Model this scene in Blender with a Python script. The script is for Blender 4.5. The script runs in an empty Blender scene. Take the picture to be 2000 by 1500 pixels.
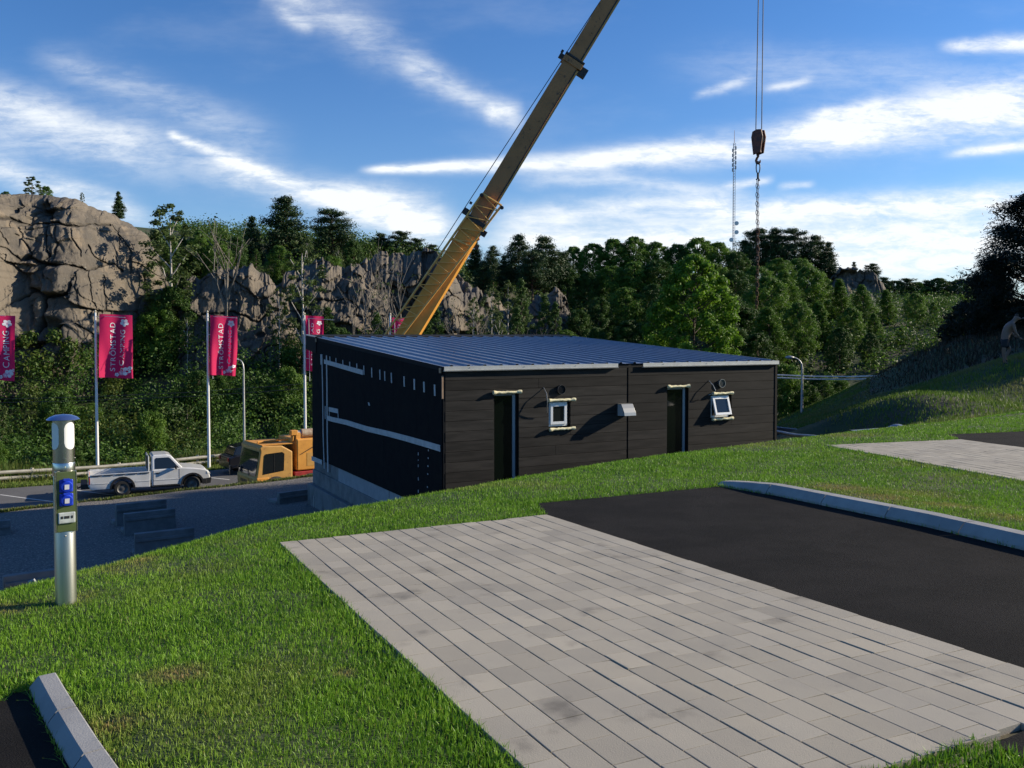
import bpy, bmesh, math, random
import numpy as np
from mathutils import Vector, Matrix

random.seed(11)
rng = np.random.default_rng(7)
sin, cos, pi, rad = math.sin, math.cos, math.pi, math.radians
scene = bpy.context.scene
COL = scene.collection

# ------------------------------------------------------------------ camera model
# camera stands at the origin, +Y is ahead, Z up; measured points are rays of the 2000 x 1500 photograph
F, CX, PY, PITCH = 1729.0, 1000.0, 709.3, rad(1.8)
def ray(px, py):
    xn, yn = (px - CX) / F, -(py - PY) / F
    y = cos(PITCH) + yn * sin(PITCH)
    z = -sin(PITCH) + yn * cos(PITCH)
    return xn / y, z / y
def W(px, py, d):
    a, b = ray(px, py)
    return Vector((a * d, d, b * d))
PA, PB, PC = 0.01867, -0.0271, -1.43          # plateau: z = PA x + PB y + PC
def plane(x, y): return PA * x + PB * y + PC
def G(px, py, dz=0.0):
    a, b = ray(px, py)
    d = (PC + dz) / (b - PA * a - PB)
    return (a * d, d)

# ------------------------------------------------------------------ numpy noise
def _hash(ix, iy, iz, seed):
    h = (ix * 374761393 + iy * 668265263 + iz * 2147483647 + seed * 974711) & 0xffffffff
    h = ((h ^ (h >> 13)) * 1274126177) & 0xffffffff
    h = (h ^ (h >> 16)) & 0xffffffff
    return h / 4294967295.0
def vnoise(x, y, z=0.0, seed=0):
    x, y, z = np.broadcast_arrays(np.asarray(x, float), np.asarray(y, float), np.asarray(z, float))
    ix, iy, iz = [np.floor(a).astype(np.int64) for a in (x, y, z)]
    fx, fy, fz = x - ix, y - iy, z - iz
    fx, fy, fz = [a * a * (3 - 2 * a) for a in (fx, fy, fz)]
    r = 0
    for dx in (0, 1):
        for dy in (0, 1):
            for dz in (0, 1):
                w = (fx if dx else 1 - fx) * (fy if dy else 1 - fy) * (fz if dz else 1 - fz)
                r = r + w * _hash(ix + dx, iy + dy, iz + dz, seed)
    return r
def fbm(x, y, z=0.0, oct=4, seed=0):
    r, a, t = 0, 0.5, 0
    for o in range(oct):
        k = 2.0 ** o
        r = r + a * vnoise(np.asarray(x) * k + 13 * o, np.asarray(y) * k + 7 * o, np.asarray(z) * k + 3 * o, seed + o)
        t += a; a *= 0.5
    return r / t
def voro(x, y, seed=0):
    """distance to the nearest and second nearest cell point, and the cell's random value"""
    x, y = np.asarray(x, float), np.asarray(y, float)
    ix, iy = np.floor(x).astype(np.int64), np.floor(y).astype(np.int64)
    d1 = np.full(x.shape, 9.0); d2 = np.full(x.shape, 9.0); cid = np.zeros(x.shape)
    for dx in (-1, 0, 1):
        for dy in (-1, 0, 1):
            jx, jy = ix + dx, iy + dy
            qx = jx + _hash(jx, jy, jx * 0, seed); qy = jy + _hash(jx, jy, jx * 0 + 5, seed)
            d = np.hypot(qx - x, qy - y)
            c = _hash(jx, jy, jx * 0 + 9, seed)
            new = d < d1
            d2 = np.where(new, d1, np.minimum(d2, d)); cid = np.where(new, c, cid); d1 = np.where(new, d, d1)
    return d1, d2, cid
def facets(x, y, seed=0, tilt=.4):
    """broken planes: every cell is its own tilted flat"""
    x, y = np.asarray(x, float), np.asarray(y, float)
    ix, iy = np.floor(x).astype(np.int64), np.floor(y).astype(np.int64)
    best = np.full(x.shape, 9.0); val = np.zeros(x.shape)
    for dx in (-1, 0, 1):
        for dy in (-1, 0, 1):
            jx, jy = ix + dx, iy + dy; o = jx * 0
            qx = jx + _hash(jx, jy, o, seed); qy = jy + _hash(jx, jy, o + 5, seed); d = np.hypot(qx - x, qy - y)
            v = (_hash(jx, jy, o + 9, seed) - .5) + tilt * 2 * ((_hash(jx, jy, o + 13, seed) - .5) * (x - qx) + (_hash(jx, jy, o + 17, seed) - .5) * (y - qy))
            nw = d < best; best = np.where(nw, d, best); val = np.where(nw, v, val)
    return val
def sstep(a, b, x):
    t = np.clip((np.asarray(x, float) - a) / (b - a), 0, 1)
    return t * t * (3 - 2 * t)

# ------------------------------------------------------------------ materials
def ntree(name):
    m = bpy.data.materials.new(name); m.use_nodes = True
    nt = m.node_tree; nt.nodes.clear()
    return m, nt, nt.nodes, nt.links
def col4(c): return (c[0], c[1], c[2], 1.0)
def mat(name, c1, c2=None, scale=6.0, rough=0.6, metal=0.0, bump=0.0, bscale=40.0, tone=0.0, spec=0.5,
        detail=5.0, stretch=(1, 1, 1), lo=0.35, hi=0.65, c3=None, scale3=1.0, coat=0.0, rvar=0.0, trans=0.0, bdist=0.02, c3lo=0.5, c3hi=0.68):
    m, nt, N, L = ntree(name)
    out = N.new('ShaderNodeOutputMaterial'); p = N.new('ShaderNodeBsdfPrincipled')
    L.new(p.outputs[0], out.inputs[0])
    p.inputs['Roughness'].default_value = rough; p.inputs['Metallic'].default_value = metal
    p.inputs['Specular IOR Level'].default_value = spec
    p.inputs['Coat Weight'].default_value = coat
    if trans: p.inputs['Transmission Weight'].default_value = trans
    tc = N.new('ShaderNodeTexCoord'); mp = N.new('ShaderNodeMapping'); mp.inputs['Scale'].default_value = stretch
    L.new(tc.outputs['Object'], mp.inputs[0])
    def noise(sc, det=detail, r=0.55):
        n = N.new('ShaderNodeTexNoise'); n.inputs['Scale'].default_value = sc; n.inputs['Detail'].default_value = det
        n.inputs['Roughness'].default_value = r
        L.new(mp.outputs[0], n.inputs['Vector']); return n
    def mixc(a, b, f, mode='MIX'):
        x = N.new('ShaderNodeMix'); x.data_type = 'RGBA'; x.blend_type = mode
        for k, v in ((6, a), (7, b)):
            if isinstance(v, tuple): x.inputs[k].default_value = col4(v)
            else: L.new(v, x.inputs[k])
        if isinstance(f, float): x.inputs[0].default_value = f
        else: L.new(f, x.inputs[0])
        return x.outputs[2]
    def mr(v, a, b, c=0.0, d=1.0):
        r = N.new('ShaderNodeMapRange'); r.interpolation_type = 'SMOOTHSTEP'
        L.new(v, r.inputs[0]); r.inputs[1].default_value = a; r.inputs[2].default_value = b
        r.inputs[3].default_value = c; r.inputs[4].default_value = d
        return r.outputs[0]
    colr = tuple(c1)
    if c2 is not None:
        n = noise(scale); colr = mixc(tuple(c1), tuple(c2), mr(n.outputs[0], lo, hi))
    if c3 is not None:
        n = noise(scale3); colr = mixc(colr, tuple(c3), mr(n.outputs[0], c3lo, c3hi))
    if tone:
        at = N.new('ShaderNodeAttribute'); at.attribute_name = 'tone'
        g = mr(at.outputs['Fac'], 0.0, 1.0, 1 - tone, 1 + tone)
        cg = N.new('ShaderNodeCombineColor')
        for k in range(3): L.new(g, cg.inputs[k])
        colr = mixc(colr, cg.outputs[0], 1.0, 'MULTIPLY')
    if isinstance(colr, tuple): p.inputs['Base Color'].default_value = col4(colr)
    else: L.new(colr, p.inputs['Base Color'])
    if rvar:
        n = noise(scale * 1.7); L.new(mr(n.outputs[0], 0.3, 0.7, max(0.02, rough - rvar), min(1, rough + rvar)), p.inputs['Roughness'])
    if bump:
        n = noise(bscale, 4.0, 0.6); b = N.new('ShaderNodeBump'); b.inputs['Strength'].default_value = bump
        b.inputs['Distance'].default_value = bdist
        L.new(n.outputs[0], b.inputs['Height']); L.new(b.outputs[0], p.inputs['Normal'])
    return m
def leafmat(name, c1, c2, trans=0.35, dry=None, rough=0.55):
    m, nt, N, L = ntree(name)
    out = N.new('ShaderNodeOutputMaterial'); p = N.new('ShaderNodeBsdfPrincipled'); t = N.new('ShaderNodeBsdfTranslucent')
    mx = N.new('ShaderNodeMixShader'); mx.inputs[0].default_value = trans
    at = N.new('ShaderNodeAttribute'); at.attribute_name = 'tone'
    c = N.new('ShaderNodeMix'); c.data_type = 'RGBA'
    c.inputs[6].default_value = col4(c1); c.inputs[7].default_value = col4(c2); L.new(at.outputs['Fac'], c.inputs[0])
    res = c.outputs[2]
    if dry:
        a2 = N.new('ShaderNodeAttribute'); a2.attribute_name = 'dry'
        d = N.new('ShaderNodeMix'); d.data_type = 'RGBA'; L.new(a2.outputs['Fac'], d.inputs[0])
        L.new(res, d.inputs[6]); d.inputs[7].default_value = col4(dry); res = d.outputs[2]
    p.inputs['Roughness'].default_value = rough; p.inputs['Specular IOR Level'].default_value = 0.3
    L.new(res, p.inputs['Base Color']); L.new(res, t.inputs['Color'])
    L.new(p.outputs[0], mx.inputs[1]); L.new(t.outputs[0], mx.inputs[2]); L.new(mx.outputs[0], out.inputs[0])
    return m

M = {}
M['white_paint'] = mat('white_paint', (.78, .78, .76), (.70, .70, .68), scale=3, rough=.35, coat=.2)
M['car_white'] = mat('car_white', (.74, .75, .74), (.66, .66, .64), scale=2, rough=.28, coat=.6)
M['black_rubber'] = mat('black_rubber', (.018, .018, .018), (.03, .03, .028), scale=20, rough=.8)
M['black_plastic'] = mat('black_plastic', (.02, .02, .022), rough=.5)
M['rim_grey'] = mat('rim_grey', (.16, .16, .15), (.10, .10, .10), scale=9, rough=.5, metal=.5)
M['dark_glass'] = mat('dark_glass', (.012, .015, .016), rough=.06, spec=.7)
M['house_glass'] = mat('house_glass', (.004, .007, .005), rough=.04, spec=.38)
M['red_lens'] = mat('red_lens', (.35, .02, .015), rough=.25)
M['amber_lens'] = mat('amber_lens', (.6, .25, .04), rough=.25)
M['lens_clear'] = mat('lens_clear', (.6, .62, .62), rough=.15, metal=.3)
M['crane_yellow'] = mat('crane_yellow', (.72, .34, .06), (.64, .29, .05), scale=2.5, rough=.5, c3=(.50, .23, .05), scale3=9, c3lo=.58, c3hi=.75)
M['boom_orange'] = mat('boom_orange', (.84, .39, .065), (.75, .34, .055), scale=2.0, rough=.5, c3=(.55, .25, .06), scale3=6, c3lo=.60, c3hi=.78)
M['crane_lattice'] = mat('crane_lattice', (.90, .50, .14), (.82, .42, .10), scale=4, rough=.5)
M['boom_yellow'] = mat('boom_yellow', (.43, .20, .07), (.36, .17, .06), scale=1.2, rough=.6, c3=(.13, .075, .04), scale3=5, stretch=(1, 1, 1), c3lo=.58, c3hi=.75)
M['crane_cab'] = mat('crane_cab', (.56, .31, .08), (.50, .27, .07), scale=3, rough=.5, c3=(.36, .2, .07), scale3=8, c3lo=.56, c3hi=.74)
M['crane_red'] = mat('crane_red', (.38, .03, .03), (.28, .02, .02), scale=8, rough=.5)
M['steel_dark'] = mat('steel_dark', (.05, .05, .055), (.03, .03, .03), scale=10, rough=.5, metal=.4)
M['rust'] = mat('rust', (.16, .055, .025), (.07, .035, .025), scale=14, rough=.8)
M['rope_steel'] = mat('rope_steel', (.03, .032, .04), rough=.6)
M['hook_red'] = mat('hook_red', (.16, .045, .02), (.06, .02, .015), scale=6, rough=.6)
M['hook_cream'] = mat('hook_cream', (.42, .34, .24), (.3, .2, .13), scale=9, rough=.6)
M['stainless'] = mat('stainless', (.60, .58, .52), (.52, .50, .45), scale=30, rough=.25, metal=1.0, stretch=(1, 1, .05))
M['stainless_dull'] = mat('stainless_dull', (.54, .53, .48), (.46, .45, .40), scale=40, rough=.36, metal=1.0, stretch=(1, 1, .04))
M['sky_tint_chrome'] = mat('sky_tint_chrome', (.30, .40, .62), rough=.22, metal=.9)  # blue of the mirrored sky put into the metal colour
M['opal'] = mat('opal', (.86, .85, .80), rough=.3)
M['panel_green'] = mat('panel_green', (.085, .115, .035), (.07, .095, .03), scale=8, rough=.45)
M['socket_blue'] = mat('socket_blue', (.012, .035, .42), (.015, .05, .5), scale=8, rough=.35)
M['clear_cover'] = mat('clear_cover', (.55, .58, .55), (.4, .42, .4), scale=20, rough=.2, spec=.7)
M['galv'] = mat('galv', (.42, .43, .42), (.34, .35, .35), scale=6, rough=.5, metal=.6)
M['rail_wood'] = mat('rail_wood', (.50, .47, .38), (.40, .37, .29), scale=3, rough=.6, metal=.2)
M['concrete'] = mat('concrete', (.20, .20, .195), (.15, .15, .148), scale=3, rough=.85, bump=.3, bscale=60, c3=(.11, .11, .105), scale3=1.1)
M['kerb_stone'] = mat('kerb_stone', (.31, .305, .29), (.26, .255, .245), scale=5, rough=.9, bump=.35, bscale=120, tone=.09, bdist=.006)
M['eps_panel'] = mat('eps_panel', (.30, .31, .32), (.26, .27, .28), scale=4, rough=.8)
M['membrane'] = mat('membrane', (.007, .007, .008), (.010, .010, .010), scale=4, rough=.9, bump=.15, bscale=8, spec=.12)
M['tape'] = mat('tape', (.44, .47, .48), (.36, .39, .40), scale=7, rough=.5)
M['roof_metal'] = mat('roof_metal', (.19, .215, .27), (.17, .195, .245), scale=2, rough=.33, metal=.5, rvar=.06)
M['gutter_metal'] = mat('gutter_metal', (.55, .54, .50), (.48, .47, .44), scale=5, rough=.45, metal=.5)
M['black_trim'] = mat('black_trim', (.008, .008, .0085), rough=.75, spec=.2)
M['foam'] = mat('foam', (.78, .72, .46), (.70, .62, .36), scale=12, rough=.8, bump=.4, bscale=30)
M['frame_grey'] = mat('frame_grey', (.24, .27, .285), rough=.4)
M['frame_white'] = mat('frame_white', (.74, .75, .74), rough=.4)
M['lamp_metal'] = mat('lamp_metal', (.34, .34, .32), rough=.4, metal=.7)
M['raw_wood'] = mat('raw_wood', (.42, .28, .17), (.32, .20, .12), scale=8, rough=.8)
M['tarp'] = mat('tarp', (.22, .26, .33), (.14, .17, .22), scale=4, rough=.5)
M['skin'] = mat('skin', (.19, .115, .08), (.16, .095, .065), scale=6, rough=.55)
M['hair'] = mat('hair', (.05, .035, .025), (.03, .02, .015), scale=30, rough=.7)
M['shorts'] = mat('shorts', (.014, .015, .019), rough=.85)
M['shirt'] = mat('shirt', (.05, .06, .09), rough=.85)
M['sock'] = mat('sock', (.03, .03, .03), rough=.85)
M['asphalt_new'] = mat('asphalt_new', (.0120, .0115, .0112), (.0185, .0172, .0165), scale=2.2, rough=1.0, bump=.7, bscale=150, c3=(.034, .032, .030), scale3=150, c3lo=.55, c3hi=.75, bdist=.008, spec=.08)
M['asphalt_old'] = mat('asphalt_old', (.105, .103, .10), (.085, .083, .08), scale=.6, rough=.9, bump=.3, bscale=60, c3=(.14, .137, .13), scale3=30)
M['line_paint'] = mat('line_paint', (.62, .61, .56), (.5, .49, .45), scale=6, rough=.8)
M['gravel'] = mat('gravel', (.165, .15, .13), (.10, .094, .088), scale=16, rough=.95, bump=.9, bscale=14, c3=(.34, .31, .27), scale3=22, bdist=.06, c3lo=.53, c3hi=.66)
M['soil'] = mat('soil', (.055, .05, .022), (.035, .05, .014), scale=5, rough=.95, bump=.5, bscale=30, c3=(.09, .07, .04), scale3=1.5)
M['brush'] = mat('brush', (.05, .035, .022), (.03, .026, .016), scale=3, rough=.95)
M['flag_red'] = leafmat('flag_red', (.82, .025, .14), (.82, .025, .14), trans=.45, rough=.7)
M['flag_white'] = mat('flag_white', (.72, .70, .74), rough=.7)
M['flag_pink'] = mat('flag_pink', (.62, .35, .50), rough=.7)
M['mast'] = mat('mast', (.35, .34, .35), rough=.6)
M['mast_red'] = mat('mast_red', (.35, .16, .13), rough=.6)
M['car_dark'] = mat('car_dark', (.006, .007, .012), rough=.3, coat=.3)
M['bark'] = mat('bark', (.09, .065, .045), (.05, .04, .03), scale=4, rough=.95, bump=.5, bscale=20)
M['bark_pine'] = mat('bark_pine', (.16, .085, .05), (.07, .05, .04), scale=3, rough=.95, bump=.5, bscale=20)
M['bark_birch'] = mat('bark_birch', (.48, .45, .40), (.20, .18, .16), scale=5, rough=.8, stretch=(1, 1, .6), lo=.5, hi=.62)
M['bark_grey'] = mat('bark_grey', (.26, .225, .18), (.15, .13, .105), scale=5, rough=.9)
M['leaf_decid'] = leafmat('leaf_decid', (.052, .122, .014), (.135, .235, .026))
M['leaf_dark'] = leafmat('leaf_dark', (.032, .078, .012), (.072, .138, .018), trans=.25)
M['leaf_bright'] = leafmat('leaf_bright', (.080, .175, .014), (.17, .30, .022), trans=.4)
M['leaf_poplar'] = leafmat('leaf_poplar', (.058, .130, .014), (.135, .235, .024))
M['leaf_birch'] = leafmat('leaf_birch', (.060, .095, .024), (.10, .145, .04), trans=.4)
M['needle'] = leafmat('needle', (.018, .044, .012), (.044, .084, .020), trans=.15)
M['needle_shaded'] = leafmat('needle_shaded', (.010, .016, .009), (.018, .026, .012), trans=.08)  # dark of backlit and shaded trees put into the needle colour
M['leaf_bush'] = leafmat('leaf_bush', (.026, .070, .011), (.090, .175, .024), dry=(.14, .14, .03))
M['grass'] = leafmat('grass', (.070, .178, .010), (.220, .395, .030), trans=.3, dry=(.34, .24, .10), rough=.5)
M['grass_far'] = leafmat('grass_far', (.06, .13, .012), (.15, .22, .032), trans=.3, dry=(.22, .18, .08), rough=.6)

# wood cladding with per-board tone, grain and knots
def wood_mat():
    m = mat('clad_wood', (.027, .0240, .0205), (.013, .0120, .0105), scale=3.5, rough=.75, bump=.25, bscale=14, tone=.42,
            stretch=(.35, 1, 3.2), c3=(.007, .0065, .006), scale3=2.6, c3lo=.58, c3hi=.72, bdist=.006, spec=.22)
    return m
M['clad_wood'] = wood_mat()
M['paver'] = mat('paver', (.375, .335, .262), (.335, .302, .242), scale=1.6, rough=.9, bump=.45, bscale=170, tone=.10,
                 c3=(.20, .18, .145), scale3=3.3, bdist=.004, c3lo=.57, c3hi=.78, spec=.3)

def rock_mat():
    m, nt, N, L = ntree('cliff_rock')
    out = N.new('ShaderNodeOutputMaterial'); p = N.new('ShaderNodeBsdfPrincipled'); L.new(p.outputs[0], out.inputs[0])
    p.inputs['Roughness'].default_value = .9; p.inputs['Specular IOR Level'].default_value = .25
    tc = N.new('ShaderNodeTexCoord')
    def noise(sc, st=(1, 1, 1), det=7, r=.6):
        mp = N.new('ShaderNodeMapping'); mp.inputs['Scale'].default_value = st
        L.new(tc.outputs['Object'], mp.inputs[0])
        n = N.new('ShaderNodeTexNoise'); n.inputs['Scale'].default_value = sc; n.inputs['Detail'].default_value = det
        n.inputs['Roughness'].default_value = r; L.new(mp.outputs[0], n.inputs['Vector']); return n.outputs[0]
    def mr(v, a, b):
        r = N.new('ShaderNodeMapRange'); L.new(v, r.inputs[0]); r.inputs[1].default_value = a; r.inputs[2].default_value = b
        r.interpolation_type = 'SMOOTHSTEP'; return r.outputs[0]
    def mix(a, b, f):
        x = N.new('ShaderNodeMix'); x.data_type = 'RGBA'
        for k, v in ((6, a), (7, b)):
            if isinstance(v, tuple): x.inputs[k].default_value = col4(v)
            else: L.new(v, x.inputs[k])
        L.new(f, x.inputs[0]); return x.outputs[2]
    c = mix((.160, .134, .102), (.100, .088, .073), mr(noise(.32), .40, .62))
    c = mix(c, (.235, .185, .13), mr(noise(.5, (1, 1, .5)), .56, .72))
    c = mix(c, (.070, .064, .054), mr(noise(.8, (1, 1, .13)), .54, .70))
    c = mix(c, (.055, .052, .045), mr(noise(2.6, (1, 1, .6)), .60, .75))
    c = mix(c, (.20, .19, .16), mr(noise(5.0), .60, .74))
    at = N.new('ShaderNodeAttribute'); at.attribute_name = 'crack'
    c = mix(c, (.025, .023, .02), at.outputs['Fac'])
    L.new(c, p.inputs['Base Color'])
    b = N.new('ShaderNodeBump'); b.inputs['Strength'].default_value = .7; b.inputs['Distance'].default_value = .25
    L.new(noise(1.6, (1, 1, .7), 9, .65), b.inputs['Height']); L.new(b.outputs[0], p.inputs['Normal'])
    return m
M['rock'] = rock_mat()
def ground_mat():
    m = mat('ground', (.030, .050, .012), (.045, .066, .016), scale=.8, rough=.95, bump=.6, bscale=25, c3=(.070, .058, .030), scale3=.35, bdist=.04, c3lo=.52, c3hi=.66)
    return m
M['ground'] = ground_mat()

# ------------------------------------------------------------------ mesh building
def np_mesh(name, V, Fq, face_attr=None, point_attr=None, smooth=False):
    me = bpy.data.meshes.new(name)
    V = np.ascontiguousarray(V, dtype=np.float32); Fq = np.ascontiguousarray(Fq, dtype=np.int32)
    n, k = Fq.shape
    me.vertices.add(len(V)); me.vertices.foreach_set('co', V.ravel())
    me.loops.add(n * k); me.loops.foreach_set('vertex_index', Fq.ravel())
    me.polygons.add(n); me.polygons.foreach_set('loop_start', np.arange(0, n * k, k, dtype=np.int32))
    me.polygons.foreach_set('use_smooth', np.full(n, bool(smooth)))
    me.update(calc_edges=True)
    for dom, dct in (('FACE', face_attr), ('POINT', point_attr)):
        for key, arr in (dct or {}).items():
            a = me.attributes.new(key, 'FLOAT', dom); a.data.foreach_set('value', np.ascontiguousarray(arr, dtype=np.float32))
    return me
def link(name, me, mats=(), parent=None):
    o = bpy.data.objects.new(name, me)
    for m in mats: me.materials.append(M[m] if isinstance(m, str) else m)
    COL.objects.link(o)
    if parent is not None: o.parent = parent
    return o
def tag(o, label=None, cat=None, group=None, kind=None):
    if label: o['label'] = label
    if cat: o['category'] = cat
    if group: o['group'] = group
    if kind: o['kind'] = kind
    return o
def thing(name, label, cat, loc=(0, 0, 0), rotz=0.0, group=None):
    o = bpy.data.objects.new(name, None); COL.objects.link(o)
    o.empty_display_size = .2
    o.location = loc; o.rotation_euler = (0, 0, rotz)
    return tag(o, label, cat, group)

class MB:
    def __init__(s): s.V, s.F, s.I, s.A = [], [], [], []
    def add(s, verts, faces, mi=0, tone=.5):
        b = len(s.V); s.V += [tuple(v) for v in verts]
        for f in faces: s.F.append([b + i for i in f]); s.I.append(mi); s.A.append(tone)
        return s
    def box(s, c, size, rot=None, mi=0, tone=.5, taper=(1, 1)):
        hx, hy, hz = size[0] / 2, size[1] / 2, size[2] / 2
        vs = []
        for z in (-hz, hz):
            tx, ty = (taper if z > 0 else (1, 1))
            for x, y in ((-hx, -hy), (hx, -hy), (hx, hy), (-hx, hy)):
                v = Vector((x * tx, y * ty, z))
                if rot is not None: v = rot @ v
                vs.append(Vector(c) + v)
        return s.add(vs, [(3, 2, 1, 0), (4, 5, 6, 7), (0, 1, 5, 4), (1, 2, 6, 5), (2, 3, 7, 6), (3, 0, 4, 7)], mi, tone)
    def b2(s, lo, hi, mi=0, tone=.5):
        return s.box([(a + b) / 2 for a, b in zip(lo, hi)], [b - a for a, b in zip(lo, hi)], None, mi, tone)
    def tube(s, path, r, n=8, mi=0, caps=True, tone=.5):
        path = [Vector(p) for p in path]; m = len(path)
        rs = r if isinstance(r, (list, tuple)) else [r] * m
        vs, up = [], Vector((0, 0, 1))
        t0 = (path[1] - path[0]).normalized()
        a = t0.cross(up)
        if a.length < 1e-3: a = t0.cross(Vector((1, 0, 0)))
        a.normalize()
        for i, p in enumerate(path):
            t = (path[min(i + 1, m - 1)] - path[max(i - 1, 0)]).normalized()
            a = (a - t * a.dot(t)).normalized(); b = t.cross(a)
            for k in range(n):
                an = 2 * pi * k / n
                vs.append(p + (a * cos(an) + b * sin(an)) * rs[i])
        fs = []
        for i in range(m - 1):
            for k in range(n):
                k2 = (k + 1) % n
                fs.append((i * n + k, i * n + k2, (i + 1) * n + k2, (i + 1) * n + k))
        if caps:
            fs.append(tuple(range(n - 1, -1, -1))); fs.append(tuple((m - 1) * n + k for k in range(n)))
        return s.add(vs, fs, mi, tone)
    def lathe(s, prof, n=24, c=(0, 0, 0), mi=0, axis='z', caps=True):
        vs = []
        for r, z in prof:
            for k in range(n):
                an = 2 * pi * k / n
                if axis == 'z': v = (c[0] + r * cos(an), c[1] + r * sin(an), c[2] + z)
                elif axis == 'y': v = (c[0] + r * cos(an), c[1] + z, c[2] + r * sin(an))
                else: v = (c[0] + z, c[1] + r * cos(an), c[2] + r * sin(an))
                vs.append(v)
        fs = []
        for i in range(len(prof) - 1):
            for k in range(n):
                k2 = (k + 1) % n
                fs.append((i * n + k, i * n + k2, (i + 1) * n + k2, (i + 1) * n + k))
        if caps:
            fs.append(tuple(range(n - 1, -1, -1))); fs.append(tuple((len(prof) - 1) * n + k for k in range(n)))
        return s.add(vs, fs, mi)
    def prism(s, poly, y0, y1, mi=0, plane='xz', top=None):
        """polygon in the xz (or xy / yz) plane, extruded from y0 to y1; top = polygon of the far end"""
        n = len(poly); q = top or poly
        def P(p, w):
            return {'xz': (p[0], w, p[1]), 'xy': (p[0], p[1], w), 'yz': (w, p[0], p[1])}[plane]
        vs = [P(p, y0) for p in poly] + [P(p, y1) for p in q]
        fs = [tuple(range(n)), tuple(range(2 * n - 1, n - 1, -1))]
        for k in range(n):
            k2 = (k + 1) % n; fs.append((k, n + k, n + k2, k2))
        return s.add(vs, fs, mi)
    def build(s, name, mats, parent=None, smooth=False, bevel=0.0, seg=2, angle=40, fixn=True):
        me = bpy.data.meshes.new(name); me.from_pydata(s.V, [], s.F)
        me.polygons.foreach_set('material_index', s.I)
        a = me.attributes.new('tone', 'FLOAT', 'FACE'); a.data.foreach_set('value', s.A)
        if fixn:
            bm = bmesh.new(); bm.from_mesh(me); bmesh.ops.recalc_face_normals(bm, faces=bm.faces); bm.to_mesh(me); bm.free()
        if smooth:
            me.polygons.foreach_set('use_smooth', [True] * len(me.polygons))
            me.set_sharp_from_angle(angle=rad(angle))
        me.update()
        o = link(name, me, [mats] if isinstance(mats, str) else mats, parent)
        if bevel:
            b = o.modifiers.new('bevel', 'BEVEL'); b.width = bevel; b.segments = seg; b.limit_method = 'ANGLE'; b.angle_limit = rad(35)
        return o

def inpoly(x, y, poly):
    x, y = np.asarray(x), np.asarray(y); c = np.zeros(x.shape, bool); n = len(poly)
    for i in range(n):
        (x0, y0), (x1, y1) = poly[i][:2], poly[(i + 1) % n][:2]
        if y0 == y1: continue
        k = ((y0 > y) != (y1 > y)) & (x < (x1 - x0) * (y - y0) / (y1 - y0) + x0)
        c ^= k
    return c
def polydist(x, y, pts, closed=False):
    """distance to a polyline and its side (+ = left)"""
    x, y = np.asarray(x, float), np.asarray(y, float)
    best = np.full(x.shape, 1e9); side = np.zeros(x.shape)
    n = len(pts)
    for i in range(n if closed else n - 1):
        (x0, y0), (x1, y1) = pts[i][:2], pts[(i + 1) % n][:2]
        dx, dy = x1 - x0, y1 - y0; l2 = dx * dx + dy * dy
        t = np.clip(((x - x0) * dx + (y - y0) * dy) / l2, 0, 1)
        d = np.hypot(x - x0 - t * dx, y - y0 - t * dy)
        sgn = np.sign(dx * (y - y0) - dy * (x - x0))
        nw = d < best; best = np.where(nw, d, best); side = np.where(nw, sgn, side)
    return best, side

# ================================================================== terrain
CREST = [(-14, -9), (-6.5, 1.0), G(0, 1172), G(140, 1135), G(280, 1098), G(420, 1058), G(545, 1022), G(700, 996), G(866, 966), G(1040, 934),
         G(1226, 902), G(1516, 864), G(1720, 839), G(2000, 810), (21, 25), (45, 38), (120, 70)]
LOTH = Vector((.81, .58)).normalized(); LOTN = Vector((-LOTH.y, LOTH.x))     # along and across the parking lot
LOT0 = Vector((-20.8, 36.0))
def lot(a, b): p = LOT0 + LOTH * a + LOTN * b; return (p.x, p.y)
CTRL = []
def cp(x, y, z): CTRL.append((x, y, z))
def cpx(px, py, d): w = W(px, py, d); cp(w.x, w.y, w.z)
for a in (-60, -40, -25, -12, 0, 12, 24, 36):
    for b, dz in ((-1, .0), (3, 0), (7, 0)):
        x, y = lot(a, b); cp(x, y, -7.2 + max(0, a - 15) * .02)
for x, y, z in ((-6.3, 28, -5.8), (-1.5, 19, -5.6), (2.5, 33, -6.1), (-8, 19.9, -5.8), (-12, 20.6, -6.0), (-8, 12, -5.7), (-14, 14, -6.0),
                (-13, 28, -6.6), (-20, 24, -6.8), (-10, 31, -6.7), (-5, 12, -5.0), (2, 16, -4.2), (-30, 20, -6.5), (-40, 0, -6.5), (-20, 0, -5.5),
                (9.0, 28, -3.0), (9.4, 24, -2.75), (7.2, 23.3, -2.9), (10, 34, -3.6), (6, 40, -6.2)): cp(x, y, z)
for px, py, d in ((1560, 812, 45), (1700, 752, 42), (1850, 722, 37), (2000, 690, 33), (1965, 711, 29), (1750, 840, 20), (1750, 800, 24),
                  (1900, 780, 24), (2000, 740, 27), (1640, 815, 33), (1620, 845, 25), (1900, 700, 37), (1850, 672, 44), (1950, 660, 42)): cpx(px, py, d)
for x, y, z in ((27, 30, .6), (32, 44, 1.4), (45, 45, 3.5), (35, 60, 2.0), (60, 40, 4), (90, 60, 6), (30, 24, -.2), (40, 10, .2), (80, 0, 1)): cp(x, y, z)
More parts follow.
